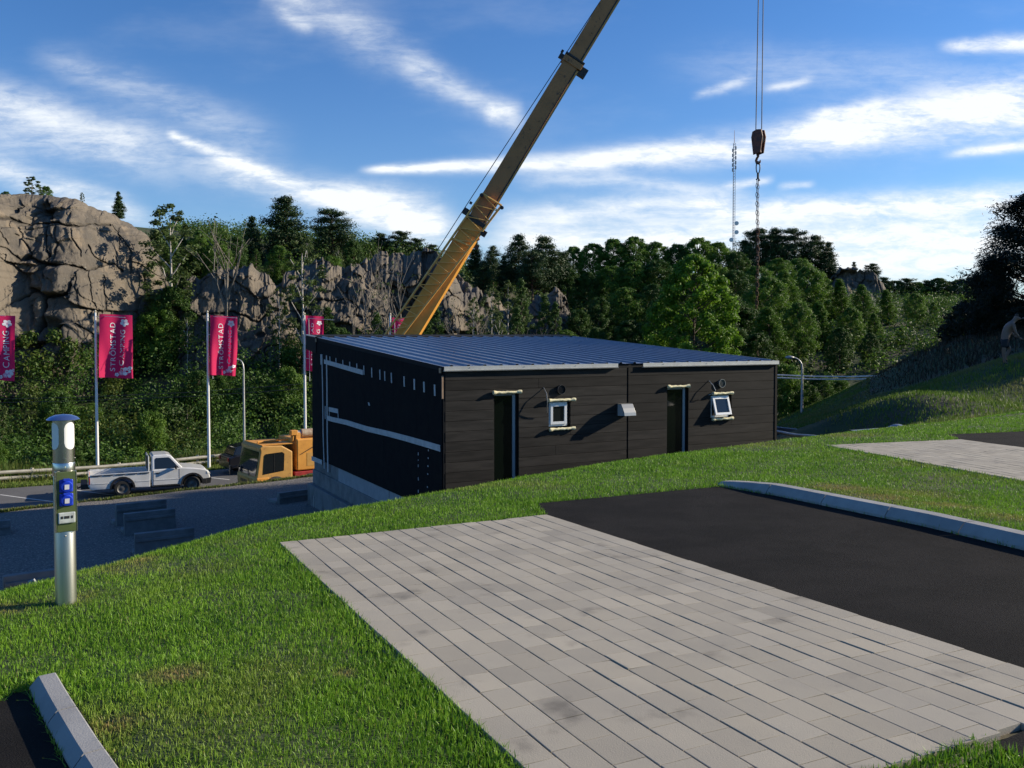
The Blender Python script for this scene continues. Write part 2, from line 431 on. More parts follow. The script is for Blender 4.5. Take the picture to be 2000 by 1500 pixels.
# far side of the lot: bank, foot of the cliff, wooded hills
for px, py, d in ((0, 925, 50), (200, 915, 52), (420, 902, 54), (600, 890, 57), (-300, 930, 50), (100, 760, 66), (300, 755, 67), (500, 735, 70), (700, 715, 74),
                  (900, 715, 76), (1100, 715, 78), (1300, 720, 76), (1500, 800, 60), (1560, 802, 52), (1640, 795, 54), (1650, 790, 60), (1750, 752, 66), (1850, 700, 72),
                  (100, 445, 84), (-200, 445, 84), (330, 545, 86), (500, 505, 88), (650, 500, 92), (800, 500, 98), (950, 560, 100), (1100, 570, 108),
                  (1300, 580, 120), (1500, 570, 140), (1600, 560, 150), (1720, 592, 150), (1900, 615, 150), (2100, 600, 150), (1450, 620, 95), (1700, 650, 90),
                  (500, 470, 120), (900, 540, 140), (1300, 555, 170), (1800, 590, 240), (2100, 590, 250), (1500, 565, 200), (100, 460, 140), (0, 580, 300), (1000, 600, 330), (2000, 605, 330)): cpx(px, py, d)
for an in range(0, 360, 30): cp(900 * cos(rad(an)), 900 * sin(rad(an)), 4 if 0 <= an <= 180 else -3)
cp(0, -60, -1.5); cp(40, -60, 0); cp(-60, -60, -5); cp(60, -20, .5)
CT = np.array(CTRL)
def _k(d2): return np.sqrt(d2 + 6.0)
_A = _k((CT[:, None, 0] - CT[None, :, 0]) ** 2 + (CT[:, None, 1] - CT[None, :, 1]) ** 2)
_w = np.linalg.solve(_A + np.eye(len(CT)) * 1e-6, CT[:, 2])
def low(x, y):
    x, y = np.asarray(x, float), np.asarray(y, float); sh = x.shape
    x, y = x.ravel(), y.ravel(); out = np.empty(len(x))
    for i in range(0, len(x), 8000):
        xs, ys = x[i:i + 8000], y[i:i + 8000]
        out[i:i + 8000] = _k((xs[:, None] - CT[None, :, 0]) ** 2 + (ys[:, None] - CT[None, :, 1]) ** 2) @ _w
    return out.reshape(sh)
# pitch outlines on the plateau (plan)
_A0, _B0 = G(545, 1063), G(1068, 1008)
_u = Vector((_B0[0] - _A0[0], _B0[1] - _A0[1])); PADW = _u.length; _u.normalize(); _v = Vector((_u.y, -_u.x))
PADL = 4.94
def padpt(a, b): p = Vector(_A0) + _u * a + _v * b; return (p.x, p.y)
PAD1 = [padpt(0, 0), padpt(PADW, 0), padpt(PADW, PADL), padpt(0, PADL)]
_C0, _D0 = G(1612, 871), G(1877, 860)
_u2 = Vector((_D0[0] - _C0[0], _D0[1] - _C0[1])); PADW2 = _u2.length; _u2.normalize()
_e = Vector(G(2000, 946)) - Vector(_C0); _v2 = Vector((_u2.y, -_u2.x))
_v2 = (_v2 * .4 + _e.normalized() * .6).normalized()
def pad2pt(a, b): p = Vector(_C0) + _u2 * a + _v2 * b; return (p.x, p.y)
PAD2 = [pad2pt(0, 0), pad2pt(PADW2, 0), pad2pt(PADW2, 5), pad2pt(0, 5)]
KF = [G(1400, 948), G(1520, 970), G(1640, 995), G(1800, 1028), G(2000, 1076)]       # kerb foot
_kd = (Vector(KF[-1]) - Vector(KF[-2])).normalized()
KF.append(tuple(Vector(KF[-1]) + _kd * 1.5)); KF.append(tuple(Vector(KF[-1]) + _kd * 2.2))
STRIP1 = [G(1046, 984), G(1405, 951)] + KF[1:] + [(6.0, .4), (5.0, -1.0), (2.0, 1.0), (1.90, 2.5), (1.83, 2.95), (1.74, 3.16), padpt(PADW * .80, PADL), padpt(PADW, PADL), padpt(PADW, 0)]
STRIP2 = [G(1846, 849), G(2010, 842.5), (13.5, 15.0), (13.0, 7.0), pad2pt(PADW2, 5), pad2pt(PADW2, 0)]
KB = [G(57, 1350), G(122, 1492)]
_kb = (Vector(KB[1]) - Vector(KB[0])).normalized()
KB = [tuple(Vector(KB[0]))] + [tuple(Vector(KB[0]) + _kb * t + Vector((-_kb.y, _kb.x)) * (.015 * t * t)) for t in (.35, .9, 1.6, 2.4)]
STRIP0 = [KB[0], KB[1], KB[2], KB[3], KB[4], (-1.5, 1.0), (-6, .5), (-5.5, 3.2), G(0, 1372), G(20, 1356)]
def near_raise(x, y):
    """lawn stands a little proud behind the kerbs"""
    d, s = polydist(x, y, KF[:6]); r = np.where(s > 0, .075 * (1 - sstep(.3, 1.5, d)), 0)
    d2, s2 = polydist(x, y, KB); r2 = np.where(s2 > 0, .045 * (1 - sstep(.3, 1.2, d2)), 0)
    def along(p): L_ = math.hypot(p[1][0] - p[0][0], p[1][1] - p[0][1]); return ((x - p[0][0]) * (p[1][0] - p[0][0]) + (y - p[0][1]) * (p[1][1] - p[0][1])) / L_
    return np.maximum(r * sstep(-.35, .7, along(KF)), r2 * sstep(-.3, .3, along(KB)))
def zg(x, y):
    x, y = np.asarray(x, float), np.asarray(y, float)
    d, s = polydist(x, y, CREST); sd = d * s
    P = plane(x, y)
    bank = .62 * (np.sqrt(np.maximum(sd, 0) ** 2 + .55 ** 2) - .55)
    Lw = low(x, y)
    hi = P - bank
    k = .25
    h = np.clip(.5 + .5 * (hi - Lw) / k, 0, 1)
    sm = Lw * (1 - h) + hi * h + k * h * (1 - h)
    far = sstep(2.5, 9, sd)
    sm = np.where(sd > 0, sm * 1.0, P)
    # keep plateau exact in front of the crest
    return np.where(sd > 0, sm - (k * .25) * np.clip(1 - sd / .6, 0, 1) * 0, P)
def zg1(x, y): return float(zg(np.array([x]), np.array([y]))[0])

def axis(lo, hi, step, far, growth=1.13):
    a = list(np.arange(lo, hi + 1e-6, step)); s = step; v = a[-1]
    while v < far: s *= growth; v += s; a.append(v)
    s = step; v = a[0]; b = []
    while v > -far: s *= growth; v -= s; b.append(v)
    return np.array(b[::-1] + a)
ax = axis(-6, 13, .17, 1600); ay = axis(0, 21, .17, 1800)
ay = ay[ay > -400]
X, Y = np.meshgrid(ax, ay)
Zs = zg(X, Y)
lower = np.zeros(X.shape, bool)
for poly in (PAD1, PAD2, STRIP1, STRIP2, STRIP0):
    d, _ = polydist(X, Y, poly, True); lower |= inpoly(X, Y, poly) | (d < .10)
Z = Zs + np.where(lower, -.07, near_raise(X, Y)) + np.where(lower, 0, .012 * (fbm(X * 1.5, Y * 1.5, 0, 3, 5) - .5) * 2)
nx, ny = len(ax), len(ay)
idx = np.arange(nx * ny).reshape(ny, nx)
Fq = np.stack([idx[:-1, :-1], idx[:-1, 1:], idx[1:, 1:], idx[1:, :-1]], -1).reshape(-1, 4)
g = link('ground', np_mesh('ground', np.stack([X, Y, Z], -1).reshape(-1, 3), Fq, smooth=True), ['ground'])
tag(g, kind='structure')

# flat sheet over a plan outline, following a height function
def sheet(name, poly, zf, mats, step=.4, off=.0, mi=None):
    bm = bmesh.new()
    f = bm.faces.new([bm.verts.new((p[0], p[1], 0)) for p in poly]); bm.normal_update()
    xs = [p[0] for p in poly]; ys = [p[1] for p in poly]
    for k, (lo, hi) in enumerate(((min(xs), max(xs)), (min(ys), max(ys)))):
        t = lo + step
        while t < hi:
            co = Vector((t, 0, 0)) if k == 0 else Vector((0, t, 0)); no = Vector((1, 0, 0)) if k == 0 else Vector((0, 1, 0))
            bmesh.ops.bisect_plane(bm, geom=bm.verts[:] + bm.edges[:] + bm.faces[:], plane_co=co, plane_no=no); t += step
    V = np.array([v.co for v in bm.verts]); z = zf(V[:, 0], V[:, 1]) + off
    for v, zz in zip(bm.verts, z): v.co.z = zz
    bm.normal_update()
    for f in bm.faces:
        if f.normal.z < 0: f.normal_flip()
        f.smooth = True
    me = bpy.data.meshes.new(name); bm.to_mesh(me); bm.free()
    return link(name, me, mats)
tag(sheet('asphalt_strip', STRIP1, plane, ['asphalt_new'], .5, .004), kind='structure')
tag(sheet('asphalt_strip', STRIP2, plane, ['asphalt_new'], .8, .004), kind='structure')
tag(sheet('asphalt_strip', STRIP0, plane, ['asphalt_new'], .5, .004), kind='structure')

# block paving: every block bevelled, rows along the pitch
def paving(fn, w, l, front_ang=0):
    rows = int(round(w / .1412)); pw = w / rows; pl = .2135
    V, Fc, A = [], [], []
    for r in range(rows):
        b = -rng.uniform(0, 1) * pl
        gap = .0022 + .0017 * rng.random()
        while b < l:
            b0, b1 = max(b, 0), min(b + pl, l)
            if b1 - b0 > .03:
                a0, a1 = r * pw + gap, (r + 1) * pw - gap * .6
                c0, c1 = b0 + .0019, b1 - .0019
                dz = rng.normal(0, .0005); tx = rng.normal(0, .0009); t = float(np.clip(rng.normal(.5, .27), 0, 1))
                bv = .0022; base = len(V)
                for (e, z) in ((0, -.06), (0, .0145), (bv, .016)):
                    for (aa, bb) in ((a0 + e, c0 + e * .6), (a1 - e, c0 + e * .6), (a1 - e, c1 - e * .6), (a0 + e, c1 - e * .6)):
                        x, y = fn(aa, bb); V.append((x, y, plane(x, y) + z + dz + (tx if aa > (a0 + a1) / 2 else -tx)))
                for k in range(2):
                    for q in range(4):
                        q2 = (q + 1) % 4; Fc.append((base + k * 4 + q, base + k * 4 + q2, base + k * 4 + 4 + q2, base + k * 4 + 4 + q)); A.append(t)
                Fc.append((base + 8, base + 9, base + 10, base + 11)); A.append(t)
            b += pl
    me = np_mesh('pavement', np.array(V), np.array(Fc), {'tone': np.array(A)})
    bm = bmesh.new(); bm.from_mesh(me); bmesh.ops.recalc_face_normals(bm, faces=bm.faces); bm.to_mesh(me); bm.free()
    o = link('pavement', me, ['paver']); return tag(o, kind='structure')
paving(padpt, PADW, PADL); paving(pad2pt, PADW2, 5.0)
for poly in (PAD1, PAD2):
    tag(sheet('paving_bed', poly, plane, ['soil'], .6, -.012), kind='structure')

# kerbs: chamfered stones with joints, lower end stone
def kerb(path, name, unit=.78, rev=False, endcap=True, ks=1.0):
    mb = MB(); pts = [Vector(p) for p in path]
    cum = [0]
    for i in range(len(pts) - 1): cum.append(cum[-1] + (pts[i + 1] - pts[i]).length)
    def at(t):
        t = min(max(t, 0), cum[-1] - 1e-6)
        for i in range(len(pts) - 1):
            if t <= cum[i + 1]:
                d = (pts[i + 1] - pts[i]).normalized(); return pts[i] + d * (t - cum[i]), d
    prof = [(0, -.05), (0, .030), (.006, .040), (.062, .108), (.072, .115), (.19, .118), (.20, .112), (.20, -.05)]
    t = 0; k = 0
    while t < cum[-1] - .05:
        t1 = min(t + unit, cum[-1]); sub = 4; vs = []; tone = random.uniform(.1, .9)
        for q in range(sub + 1):
            tt = t + .005 + (t1 - t - .010) * q / sub
            p, d = at(tt); nrm = Vector((-d.y, d.x)) if not rev else Vector((d.y, -d.x))
            low_ = 1.0
            if k == 0 and endcap: low_ = .42 + .58 * (q / sub) ** .8
            for o, z in prof:
                o, z = o * ks, (z * ks if z > 0 else z)
                w = p + nrm * o
                vs.append((w.x, w.y, plane(w.x, w.y) + (z * low_ if z > 0 else z)))
        n = len(prof); fs = []
        for q in range(sub):
            for j in range(n - 1): fs.append((q * n + j, q * n + j + 1, (q + 1) * n + j + 1, (q + 1) * n + j))
        fs.append(tuple(range(n))); fs.append(tuple(sub * n + j for j in range(n - 1, -1, -1)))
        mb.add(vs, fs, 0, tone); t = t1; k += 1
    o = mb.build(name, 'kerb_stone', smooth=True, angle=25); return tag(o, kind='structure')
kerb(KF[:-1], 'kerb', ks=.86); kerb(KB, 'kerb', .5, endcap=False, ks=.53)

# gravel yard and parking lot (strips laid along the lot)
def strip(name, a0, a1, b0, b1, zf, mats, na, nb, off):
    a = np.linspace(a0, a1, na); b = np.linspace(b0, b1, nb); A, B = np.meshgrid(a, b)
    x = LOT0.x + LOTH.x * A + LOTN.x * B; y = LOT0.y + LOTH.y * A + LOTN.y * B
    z = zf(x, y) + (off(A, B) if callable(off) else off)
    i = np.arange(na * nb).reshape(nb, na)
    fq = np.stack([i[:-1, :-1], i[:-1, 1:], i[1:, 1:], i[1:, :-1]], -1).reshape(-1, 4)
    return tag(link(name, np_mesh(name, np.stack([x, y, z], -1).reshape(-1, 3), fq, smooth=True), mats), kind='structure')
strip('parking_lot', -60, 26, 0, 5.9, low, ['asphalt_old'], 160, 14, .03)
# the gravel yard is a terrace whose edge hides the near part of the lot
RG0, RG1 = Vector((-15.9, 27.6)), Vector((-7.8, 34.5))
RGH = (RG1 - RG0).normalized(); RGN = Vector((-RGH.y, RGH.x))
def yard(x, y):
    b = (np.asarray(x, float) - RG0.x) * RGN.x + (np.asarray(y, float) - RG0.y) * RGN.y
    return -5.27 - .24 * sstep(-11, -1, b) - 1.9 * sstep(-.02, 1.5, b) + .05 * (fbm(np.asarray(x, float) * .9, np.asarray(y, float) * .9, 0, 4, 3) - .5)
def ridge(a, b): p = RG0 + RGH * a + RGN * b; return (p.x, p.y)
a_ = np.linspace(-30, 22, 260); b_ = np.concatenate([np.linspace(-24, -3, 60), np.linspace(-2.9, 1.5, 50)]); A_, B_ = np.meshgrid(a_, b_)
x_ = RG0.x + RGH.x * A_ + RGN.x * B_; y_ = RG0.y + RGH.y * A_ + RGN.y * B_ + .12 * (vnoise(A_ * .7, A_ * 0, 0, 6) - .5)
i_ = np.arange(A_.size).reshape(A_.shape)
fq_ = np.stack([i_[:-1, :-1], i_[:-1, 1:], i_[1:, 1:], i_[1:, :-1]], -1).reshape(-1, 4)
tag(link('gravel_yard', np_mesh('gravel_yard', np.stack([x_, y_, yard(x_, y_)], -1).reshape(-1, 3), fq_, smooth=True), ['gravel']), kind='structure')
def stripe(a0, b0, a1, b1, w=.12):
    n = max(2, int(math.hypot(a1 - a0, b1 - b0) / .8)); d = Vector((a1 - a0, b1 - b0)).normalized(); pn = Vector((-d.y, d.x)) * w / 2
    vs, fs = [], []
    for i in range(n + 1):
        t = i / n; c = Vector((a0 + (a1 - a0) * t, b0 + (b1 - b0) * t))
        for sgn in (-1, 1):
            q = c + pn * sgn; x, y = lot(q.x, q.y); vs.append((x, y, float(low(np.array([x]), np.array([y]))[0]) + .036))
    for i in range(n): fs.append((2 * i, 2 * i + 1, 2 * i + 3, 2 * i + 2))
    return vs, fs
def to_lot(px, py):
    a, b = ray(px, py); d = -7.17 / b; p = Vector((a * d, d)) - LOT0
    return p.dot(LOTH), p.dot(LOTN)
lm = MB(); lm.add(*stripe(-20, .32, 6, .32))
for p0, p1 in (((0, 967), (108, 980)), ((140, 956), (222, 967)), ((268, 966), (300, 972)), ((385, 952), (412, 955)), ((408, 933), (448, 937))):
    q0, q1 = to_lot(*p0), to_lot(*p1); dirn = (Vector(q1) - Vector(q0))
    lm.add(*stripe(q0[0], q0[1], q1[0], q1[1], .11))
tag(lm.build('parking_lines', 'line_paint', fixn=False), kind='structure')

# ================================================================== grass blades
def blade_mesh(name, P, h, w, tone, dry, lean=.45, mats='grass', label=None):
    n = len(P); an = rng.uniform(0, 2 * pi, n); wx, wy = np.cos(an), np.sin(an)
    la = rng.uniform(0, 2 * pi, n); ll = h * np.abs(rng.normal(0, lean, n)); lx, ly = np.cos(la) * ll, np.sin(la) * ll
    hz = np.sqrt(np.maximum(h * h - np.minimum(ll, .9 * h) ** 2, .02 * h * h))
    V = np.empty((n, 6, 3), np.float32)
    for k, (t, ws, bend) in enumerate(((0, 1, 0), (.55, .85, .38), (1, .12, 1))):
        cx, cy, cz = P[:, 0] + lx * bend, P[:, 1] + ly * bend, P[:, 2] + hz * (t if t < 1 else 1) - (.004 if t == 0 else 0)
        V[:, 2 * k, 0], V[:, 2 * k, 1], V[:, 2 * k, 2] = cx - wx * w * ws / 2, cy - wy * w * ws / 2, cz
        V[:, 2 * k + 1, 0], V[:, 2 * k + 1, 1], V[:, 2 * k + 1, 2] = cx + wx * w * ws / 2, cy + wy * w * ws / 2, cz
    b = np.arange(n)[:, None] * 6
    Fq = np.concatenate([b + np.array([0, 1, 3, 2]), b + np.array([2, 3, 5, 4])], 1).reshape(-1, 4)
    me = np_mesh(name, V.reshape(-1, 3), Fq, {'tone': np.repeat(tone, 2), 'dry': np.repeat(dry, 2)})
    return link(name, me, [mats])
EX = [PAD1, PAD2, STRIP1, STRIP2, STRIP0]
def scatter_area(n, x0, x1, y0, y1):
    return rng.uniform(x0, x1, n), rng.uniform(y0, y1, n)
allP, allh, allw, allt, alld = [], [], [], [], []
DRYS = [(G(345, 1335), .13, 1), (G(672, 1318), .06, 1), (G(230, 1440), .14, .8), (G(250, 1110), .25, .6), (G(270, 1095), .16, .8), (G(10, 1190), .14, .9), (G(150, 1170), .15, .5),
        (G(1640, 964), .35, .9), (G(1720, 985), .35, .9), (G(1850, 1000), .3, .8), (G(1960, 1025), .25, .7), (G(1790, 968), .4, .5), (G(1660, 851), .5, .6), (G(1480, 868), .7, .45)]
kback = [tuple(Vector(p) + Vector((.19, .10))) for p in KF[:6]]
for (y0, y1, dens) in ((2.2, 4.2, 12500), (4.2, 6, 9000), (6, 9, 5500), (9, 13, 3200), (13, 21, 1600)):
    x0, x1 = -.74 * y1 - .4, .95 * y1 + .9
    n = int((x1 - x0) * (y1 - y0) * dens)
    x, y = scatter_area(n, x0, x1, y0, y1)
    k = (x > -.70 * y - .5) & (x < .92 * y + .9); x, y = x[k], y[k]
    d, s = polydist(x, y, CREST); sd = d * s; k = sd < .9; x, y, sd = x[k], y[k], sd[k]
    keep = np.ones(len(x), bool); cnt = np.zeros(len(x))
    edge = np.full(len(x), 9.0)
    for poly in EX:
        ins = inpoly(x, y, poly); dd, _ = polydist(x, y, poly, True)
        keep &= ~(ins & (dd > .012)); cnt += ins | (dd < .04); edge = np.minimum(edge, dd)
    keep &= cnt < 2
    for path, sg in ((KF[:6], .185), (KB, .115)):                                  # not on the kerb stones
        dd, ss = polydist(x, y, path); ahead = (x - path[0][0]) * (path[1][0] - path[0][0]) + (y - path[0][1]) * (path[1][1] - path[0][1]) > 0; keep &= ~((dd < sg) & (ss > 0) & ahead)
    x, y, sd, edge = x[keep], y[keep], sd[keep], edge[keep]
    clump = fbm(x * 2.2, y * 2.2, 0, 4, 21); fine = vnoise(x * 14, y * 14, 0, 4)
    thin = rng.random(len(x)) < .65 + .8 * clump; x, y, sd, edge, clump, fine = x[thin], y[thin], sd[thin], edge[thin], clump[thin], fine[thin]
    z = zg(x, y) + near_raise(x, y)
    dryv = np.clip((fbm(x * .9, y * .9, 0, 3, 31) - .58) * 1.2, 0, .22) + (rng.random(len(x)) < .04) * .5
    for (c, r, a) in DRYS:
        r = r * (1 + .7 * (vnoise(x * 9, y * 9, 0, 8) - .5))
        dd = np.hypot(x - c[0], y - c[1]); f = np.exp(-(dd / r) ** 2.5)
        dryv = np.maximum(dryv, a * f * rng.uniform(.4, 1.2, len(x)))
    far = 1 + np.maximum(0, y - 5) * .11
    h = (.013 + .020 * clump + .010 * fine) * rng.uniform(.55, 1.35, len(x)) * (1 - .55 * np.clip(dryv, 0, 1)) * np.where(edge < .10, 1.18, 1.0)
    w = .0040 * far * rng.uniform(.7, 1.3, len(x))
    tone = np.clip(.15 + .75 * fbm(x * 3.1, y * 3.1, 0, 4, 77) + rng.normal(0, .2, len(x)), 0, 1)
    allP.append(np.stack([x, y, z], -1)); allh.append(h * np.where(y > 9, 1.15, 1)); allw.append(w); allt.append(tone); alld.append(np.clip(dryv, 0, 1))
gr = blade_mesh('grass', np.concatenate(allP), np.concatenate(allh), np.concatenate(allw), np.concatenate(allt), np.concatenate(alld), .75)
tag(gr, kind='stuff')

# grass slope to the right of the house, verges of the lot
allP, allh, allw, allt, alld = [], [], [], [], []
x, y = scatter_area(190000, 6, 34, 17, 52)
k = (x < .66 * y + 2) & (x > .27 * y); x, y = x[k], y[k]
d, s = polydist(x, y, CREST); sd = d * s; k = sd > .3; x, y = x[k], y[k]
soil_ = sstep(10.2, 8.6, x - .06 * (y - 24)) ; k = rng.random(len(x)) > soil_; x, y = x[k], y[k]
back = (y > 33 + 9.5 * sstep(19.5, 12.5, x)) & (x / y > .405); k = ~back | (rng.random(len(x)) < .02); x, y = x[k], y[k]
z = zg(x, y)
allP.append(np.stack([x, y, z], -1)); allh.append(rng.uniform(.05, .13, len(x))); allw.append(rng.uniform(.014, .03, len(x)))
allt.append(np.clip(fbm(x * .7, y * .7, 0, 4, 9) + rng.normal(0, .15, len(x)), 0, 1)); alld.append(np.clip((fbm(x * .5, y * .5, 0, 3, 19) - .45) * 2 + rng.normal(0, .1, len(x)), 0, .8))
for (b0, b1, n, h0, h1, dr) in ((5.85, 7.3, 60000, .08, .2, .1), (7.3, 9.4, 70000, .15, .7, .3)):
    a = rng.uniform(-26, 34, n); b = b0 + (b1 - b0) * rng.random(n) + .09 * (vnoise(a * 1.7, a * 0, 0, 2) - .5)
    x = LOT0.x + LOTH.x * a + LOTN.x * b; y = LOT0.y + LOTH.y * a + LOTN.y * b
    z = low(x, y) + .01
    allP.append(np.stack([x, y, z], -1)); allh.append(rng.uniform(h0, h1, n) * (.4 + 1.1 * vnoise(a * .9, b * .9, 0, 3))); allw.append(rng.uniform(.02, .045, n))
    allt.append(np.clip(rng.normal(.75 if b0 > 5 else .3, .2, n), 0, 1)); alld.append(np.clip(rng.normal(dr, .2, n), 0, 1))
n = 30000; a = rng.uniform(-14, 14, n); b = -.12 + .36 * rng.random(n) ** 1.3 + .25 * (vnoise(a * 1.3, a * 0, 0, 2) - .5); x = RG0.x + RGH.x * a + RGN.x * b; y = RG0.y + RGH.y * a + RGN.y * b
k = rng.random(n) < .25 + 1.1 * vnoise(a * .8, a * 0, 0, 12); x, y, a = x[k], y[k], a[k]
allP.append(np.stack([x, y, yard(x, y) - .01], -1)); allh.append(rng.uniform(.04, .13, len(x))); allw.append(rng.uniform(.02, .04, len(x))); allt.append(rng.random(len(x)) * .6); alld.append(np.clip(rng.normal(.35, .2, len(x)), 0, 1))
gf = blade_mesh('grass', np.concatenate(allP), np.concatenate(allh), np.concatenate(allw), np.concatenate(allt), np.concatenate(alld), .5, 'grass_far')
tag(gf, kind='stuff')

# ================================================================== the dark cabin
HC = W(866, 722, 19.0); HA = rad(27.9)
HU = Vector((cos(HA), sin(HA))); HW_ = Vector((-sin(HA), cos(HA)))
HWID, HLEN = 9.58, 10.4
def fac(px, py):                       # measured point on the front: along, height
    a, b = ray(px, py); t = (a * HC.y - HC.x) / (HU.x - a * HU.y); d = HC.y + HU.y * t
    return t, b * d
def lef(px, py):                       # measured point on the left side wall: back, height
    a, b = ray(px, py); t = (a * HC.y - HC.x) / (HW_.x - a * HW_.y); d = HC.y + HW_.y * t
    return t, b * d
house = thing('cabin', 'long black timber cabin with a ribbed metal roof and taped black side wall', 'cabin', (HC.x, HC.y, 0), HA)
ZE, ZB, SL = -.74, -3.87, .0615        # eave, foot of the cladding, roof slope
def zr(y): return ZE + .07 + SL * y    # roof plane
H = house
core = MB(); core.b2((.12, .14, -5.2), (HWID - .12, HLEN - .03, ZE - .1))
core.build('core', 'black_trim', H)
# front cladding: boards with openings cut out, in two modules with a dark gap between
WIN = [(fac(963, 800)[0], fac(1012, 800)[0], -9, -1.27), (fac(1301, 800)[0], fac(1343, 800)[0], -9, -1.27)]
SMALL = []
for a0, a1 in ((1071, 1113), (1387, 1427)):
    SMALL.append((fac(a0, 800)[0], fac(a1, 800)[0], -2.12, -1.53))
HOLES = WIN + SMALL
def clad(name, x0, x1, z0, z1, holes, seed, darken=None):
    mb = MB(); r = random.Random(seed); z = z1; k = 0
    while z > z0:
        hgt = .222; zb = max(z - hgt, z0); dep = .028 + r.uniform(-.002, .002)
        tone = min(1, max(0, r.gauss(.55, .22)))
        if darken and z > darken: tone = min(.12, tone * .2)
        segs = [(x0, x1)]
        for (h0, h1, g0, g1) in holes:
            if g0 < z and g1 > zb:
                ns = []
                for s0, s1 in segs:
                    if h1 <= s0 or h0 >= s1: ns.append((s0, s1)); continue
                    if h0 > s0: ns.append((s0, h0))
                    if h1 < s1: ns.append((h1, s1))
                # boards partly cut: fill what stays above and below the opening
                for (lo, hi) in ((max(zb, g1), z), (zb, min(z, g0))):
                    if hi - lo > .01:
                        a, b = max(h0, x0), min(h1, x1)
                        if b - a > .02: mb.b2((a + .001, -dep, lo + .002), (b - .001, .03, hi - .004), 0, tone)
                segs = ns
        for s0, s1 in segs:
            cuts = [s0]
            if s1 - s0 > 2.2 and r.random() < .3: cuts.append(s0 + (s1 - s0) * r.uniform(.3, .7))
            cuts.append(s1)
            for q in range(len(cuts) - 1):
                mb.b2((cuts[q] + .0015, -dep, zb + .002), (cuts[q + 1] - .0015, .03, z - .005), 0, min(1, max(0, tone + r.uniform(-.08, .08))))
        z -= hgt; k += 1
    o = mb.build(name, 'clad_wood', H, bevel=.003, seg=1); return o
MID = HWID / 2
clad('front_cladding', .03, MID - .02, -4.9, ZE - .01, HOLES, 5)
c2 = clad('front_cladding', MID + .02, HWID - .04, -4.9, ZE - .01, HOLES, 9, darken=-2.2)
c2['label'] = 'freshly stained darker front boards'
for lo_, hi_, nm_ in (((HWID - .04, -.04, -5.2), (HWID + .03, HLEN, ZE + .02), 'end_wall'), ((MID - .02, -.006, -5), (MID + .02, .02, ZE), 'module_joint'), ((-.012, -.022, -5.2), (.03, .02, ZE - .01), 'corner_trim')): MB().b2(lo_, hi_).build(nm_, 'black_trim', H)
# side wall: black membrane over studs, with silver tape
mw = MB()
nb = 14
for i in range(nb):
    y0, y1 = .02 + (HLEN - .02) * i / nb, .02 + (HLEN - .02) * (i + 1) / nb
    dx = -.03 - .0015 * ((i * 7) % 3)
    mw.add([(dx, y0, ZB), (dx, y1, ZB), (dx, y1, zr(y1) - .1), (dx, y0, zr(y0) - .1), (.12, y0, ZB), (.12, y1, ZB), (.12, y1, zr(y1) - .1), (.12, y0, zr(y0) - .1)],
           [(0, 1, 2, 3), (4, 5, 6, 7), (0, 1, 5, 4), (3, 2, 6, 7), (0, 3, 7, 4), (1, 2, 6, 5)])
side = mw.build('side_wall', 'membrane', H)
def tape(pts, w, vert=False):
    """strip of tape stuck on the membrane, through measured points"""
    mb = MB(); q = [lef(*p) for p in pts]; vs = []
    for t, z in q:
        if vert: vs += [(-.050, t - w / 2, z), (-.050, t + w / 2, z)]
        else: vs += [(-.0515, t, z - w / 2), (-.0515, t, z + w / 2)]
    n = len(q); vs += [(x + .012, y, z) for x, y, z in vs]
    fs = []
    for i in range(n - 1):
        a = 2 * i; fs += [(a, a + 1, a + 3, a + 2), (2 * n + a, 2 * n + a + 1, 2 * n + a + 3, 2 * n + a + 2), (a, a + 2, 2 * n + a + 2, 2 * n + a), (a + 1, a + 3, 2 * n + a + 3, 2 * n + a + 1)]
    return mb.add(vs, fs).build('tape_strip', 'tape', side)
tape([(631.5, 692), (633, 760), (634, 850), (636, 915)], .075, True)
tape([(640.5, 694), (641.5, 760), (642, 850), (643.5, 922)], .10, True)
tape([(629.5, 692), (630, 712)], .09, True)
tape([(636, 706), (650, 710), (680, 718.5), (712, 727.5)], .13)
for x, y0, y1 in ((647.2, 696, 711), (659, 699, 716), (672.5, 703, 719.5), (686, 706.5, 723.5), (699.8, 710, 727.5), (713.6, 714, 732), (729, 718, 737), (745, 722, 741.5), (754.5, 725, 743.5),
                  (767.5, 728, 748), (792.5, 735, 755), (812.5, 740, 761), (831.5, 745.5, 766), (852.5, 751, 773)):
    tape([(x, y0), (x + .6, y1)], .055 if x < 800 else .075, True)
tape([(642, 816), (652, 819), (680, 825), (720, 837.5), (760, 846.5), (800, 857), (840, 868.5), (863.5, 875.5)], .14)
tape([(645, 799), (663.5, 803)], .13); tape([(663, 803), (663.5, 820)], .04, True); tape([(646, 802), (646, 818)], .04, True); tape([(638, 793), (638, 818)], .06, True)
tape([(611.5, 895), (620, 898), (632, 903)], .14)
tape([(723, 786), (724.5, 792)], .09, True); tape([(862.5, 874), (863, 882)], .03, True)
for x in (820.5,):
    for y0, y1 in ((883, 889), (897, 899.5), (907, 912), (932, 938), (956, 962)): tape([(x, y0), (x + .2, y1)], .022, True)
for y in (878, 893, 908.5, 924, 949.5): tape([(840.5 - (y - 878) * .03, y), (840.5 - (y - 878) * .03, y + 3)], .035, True)
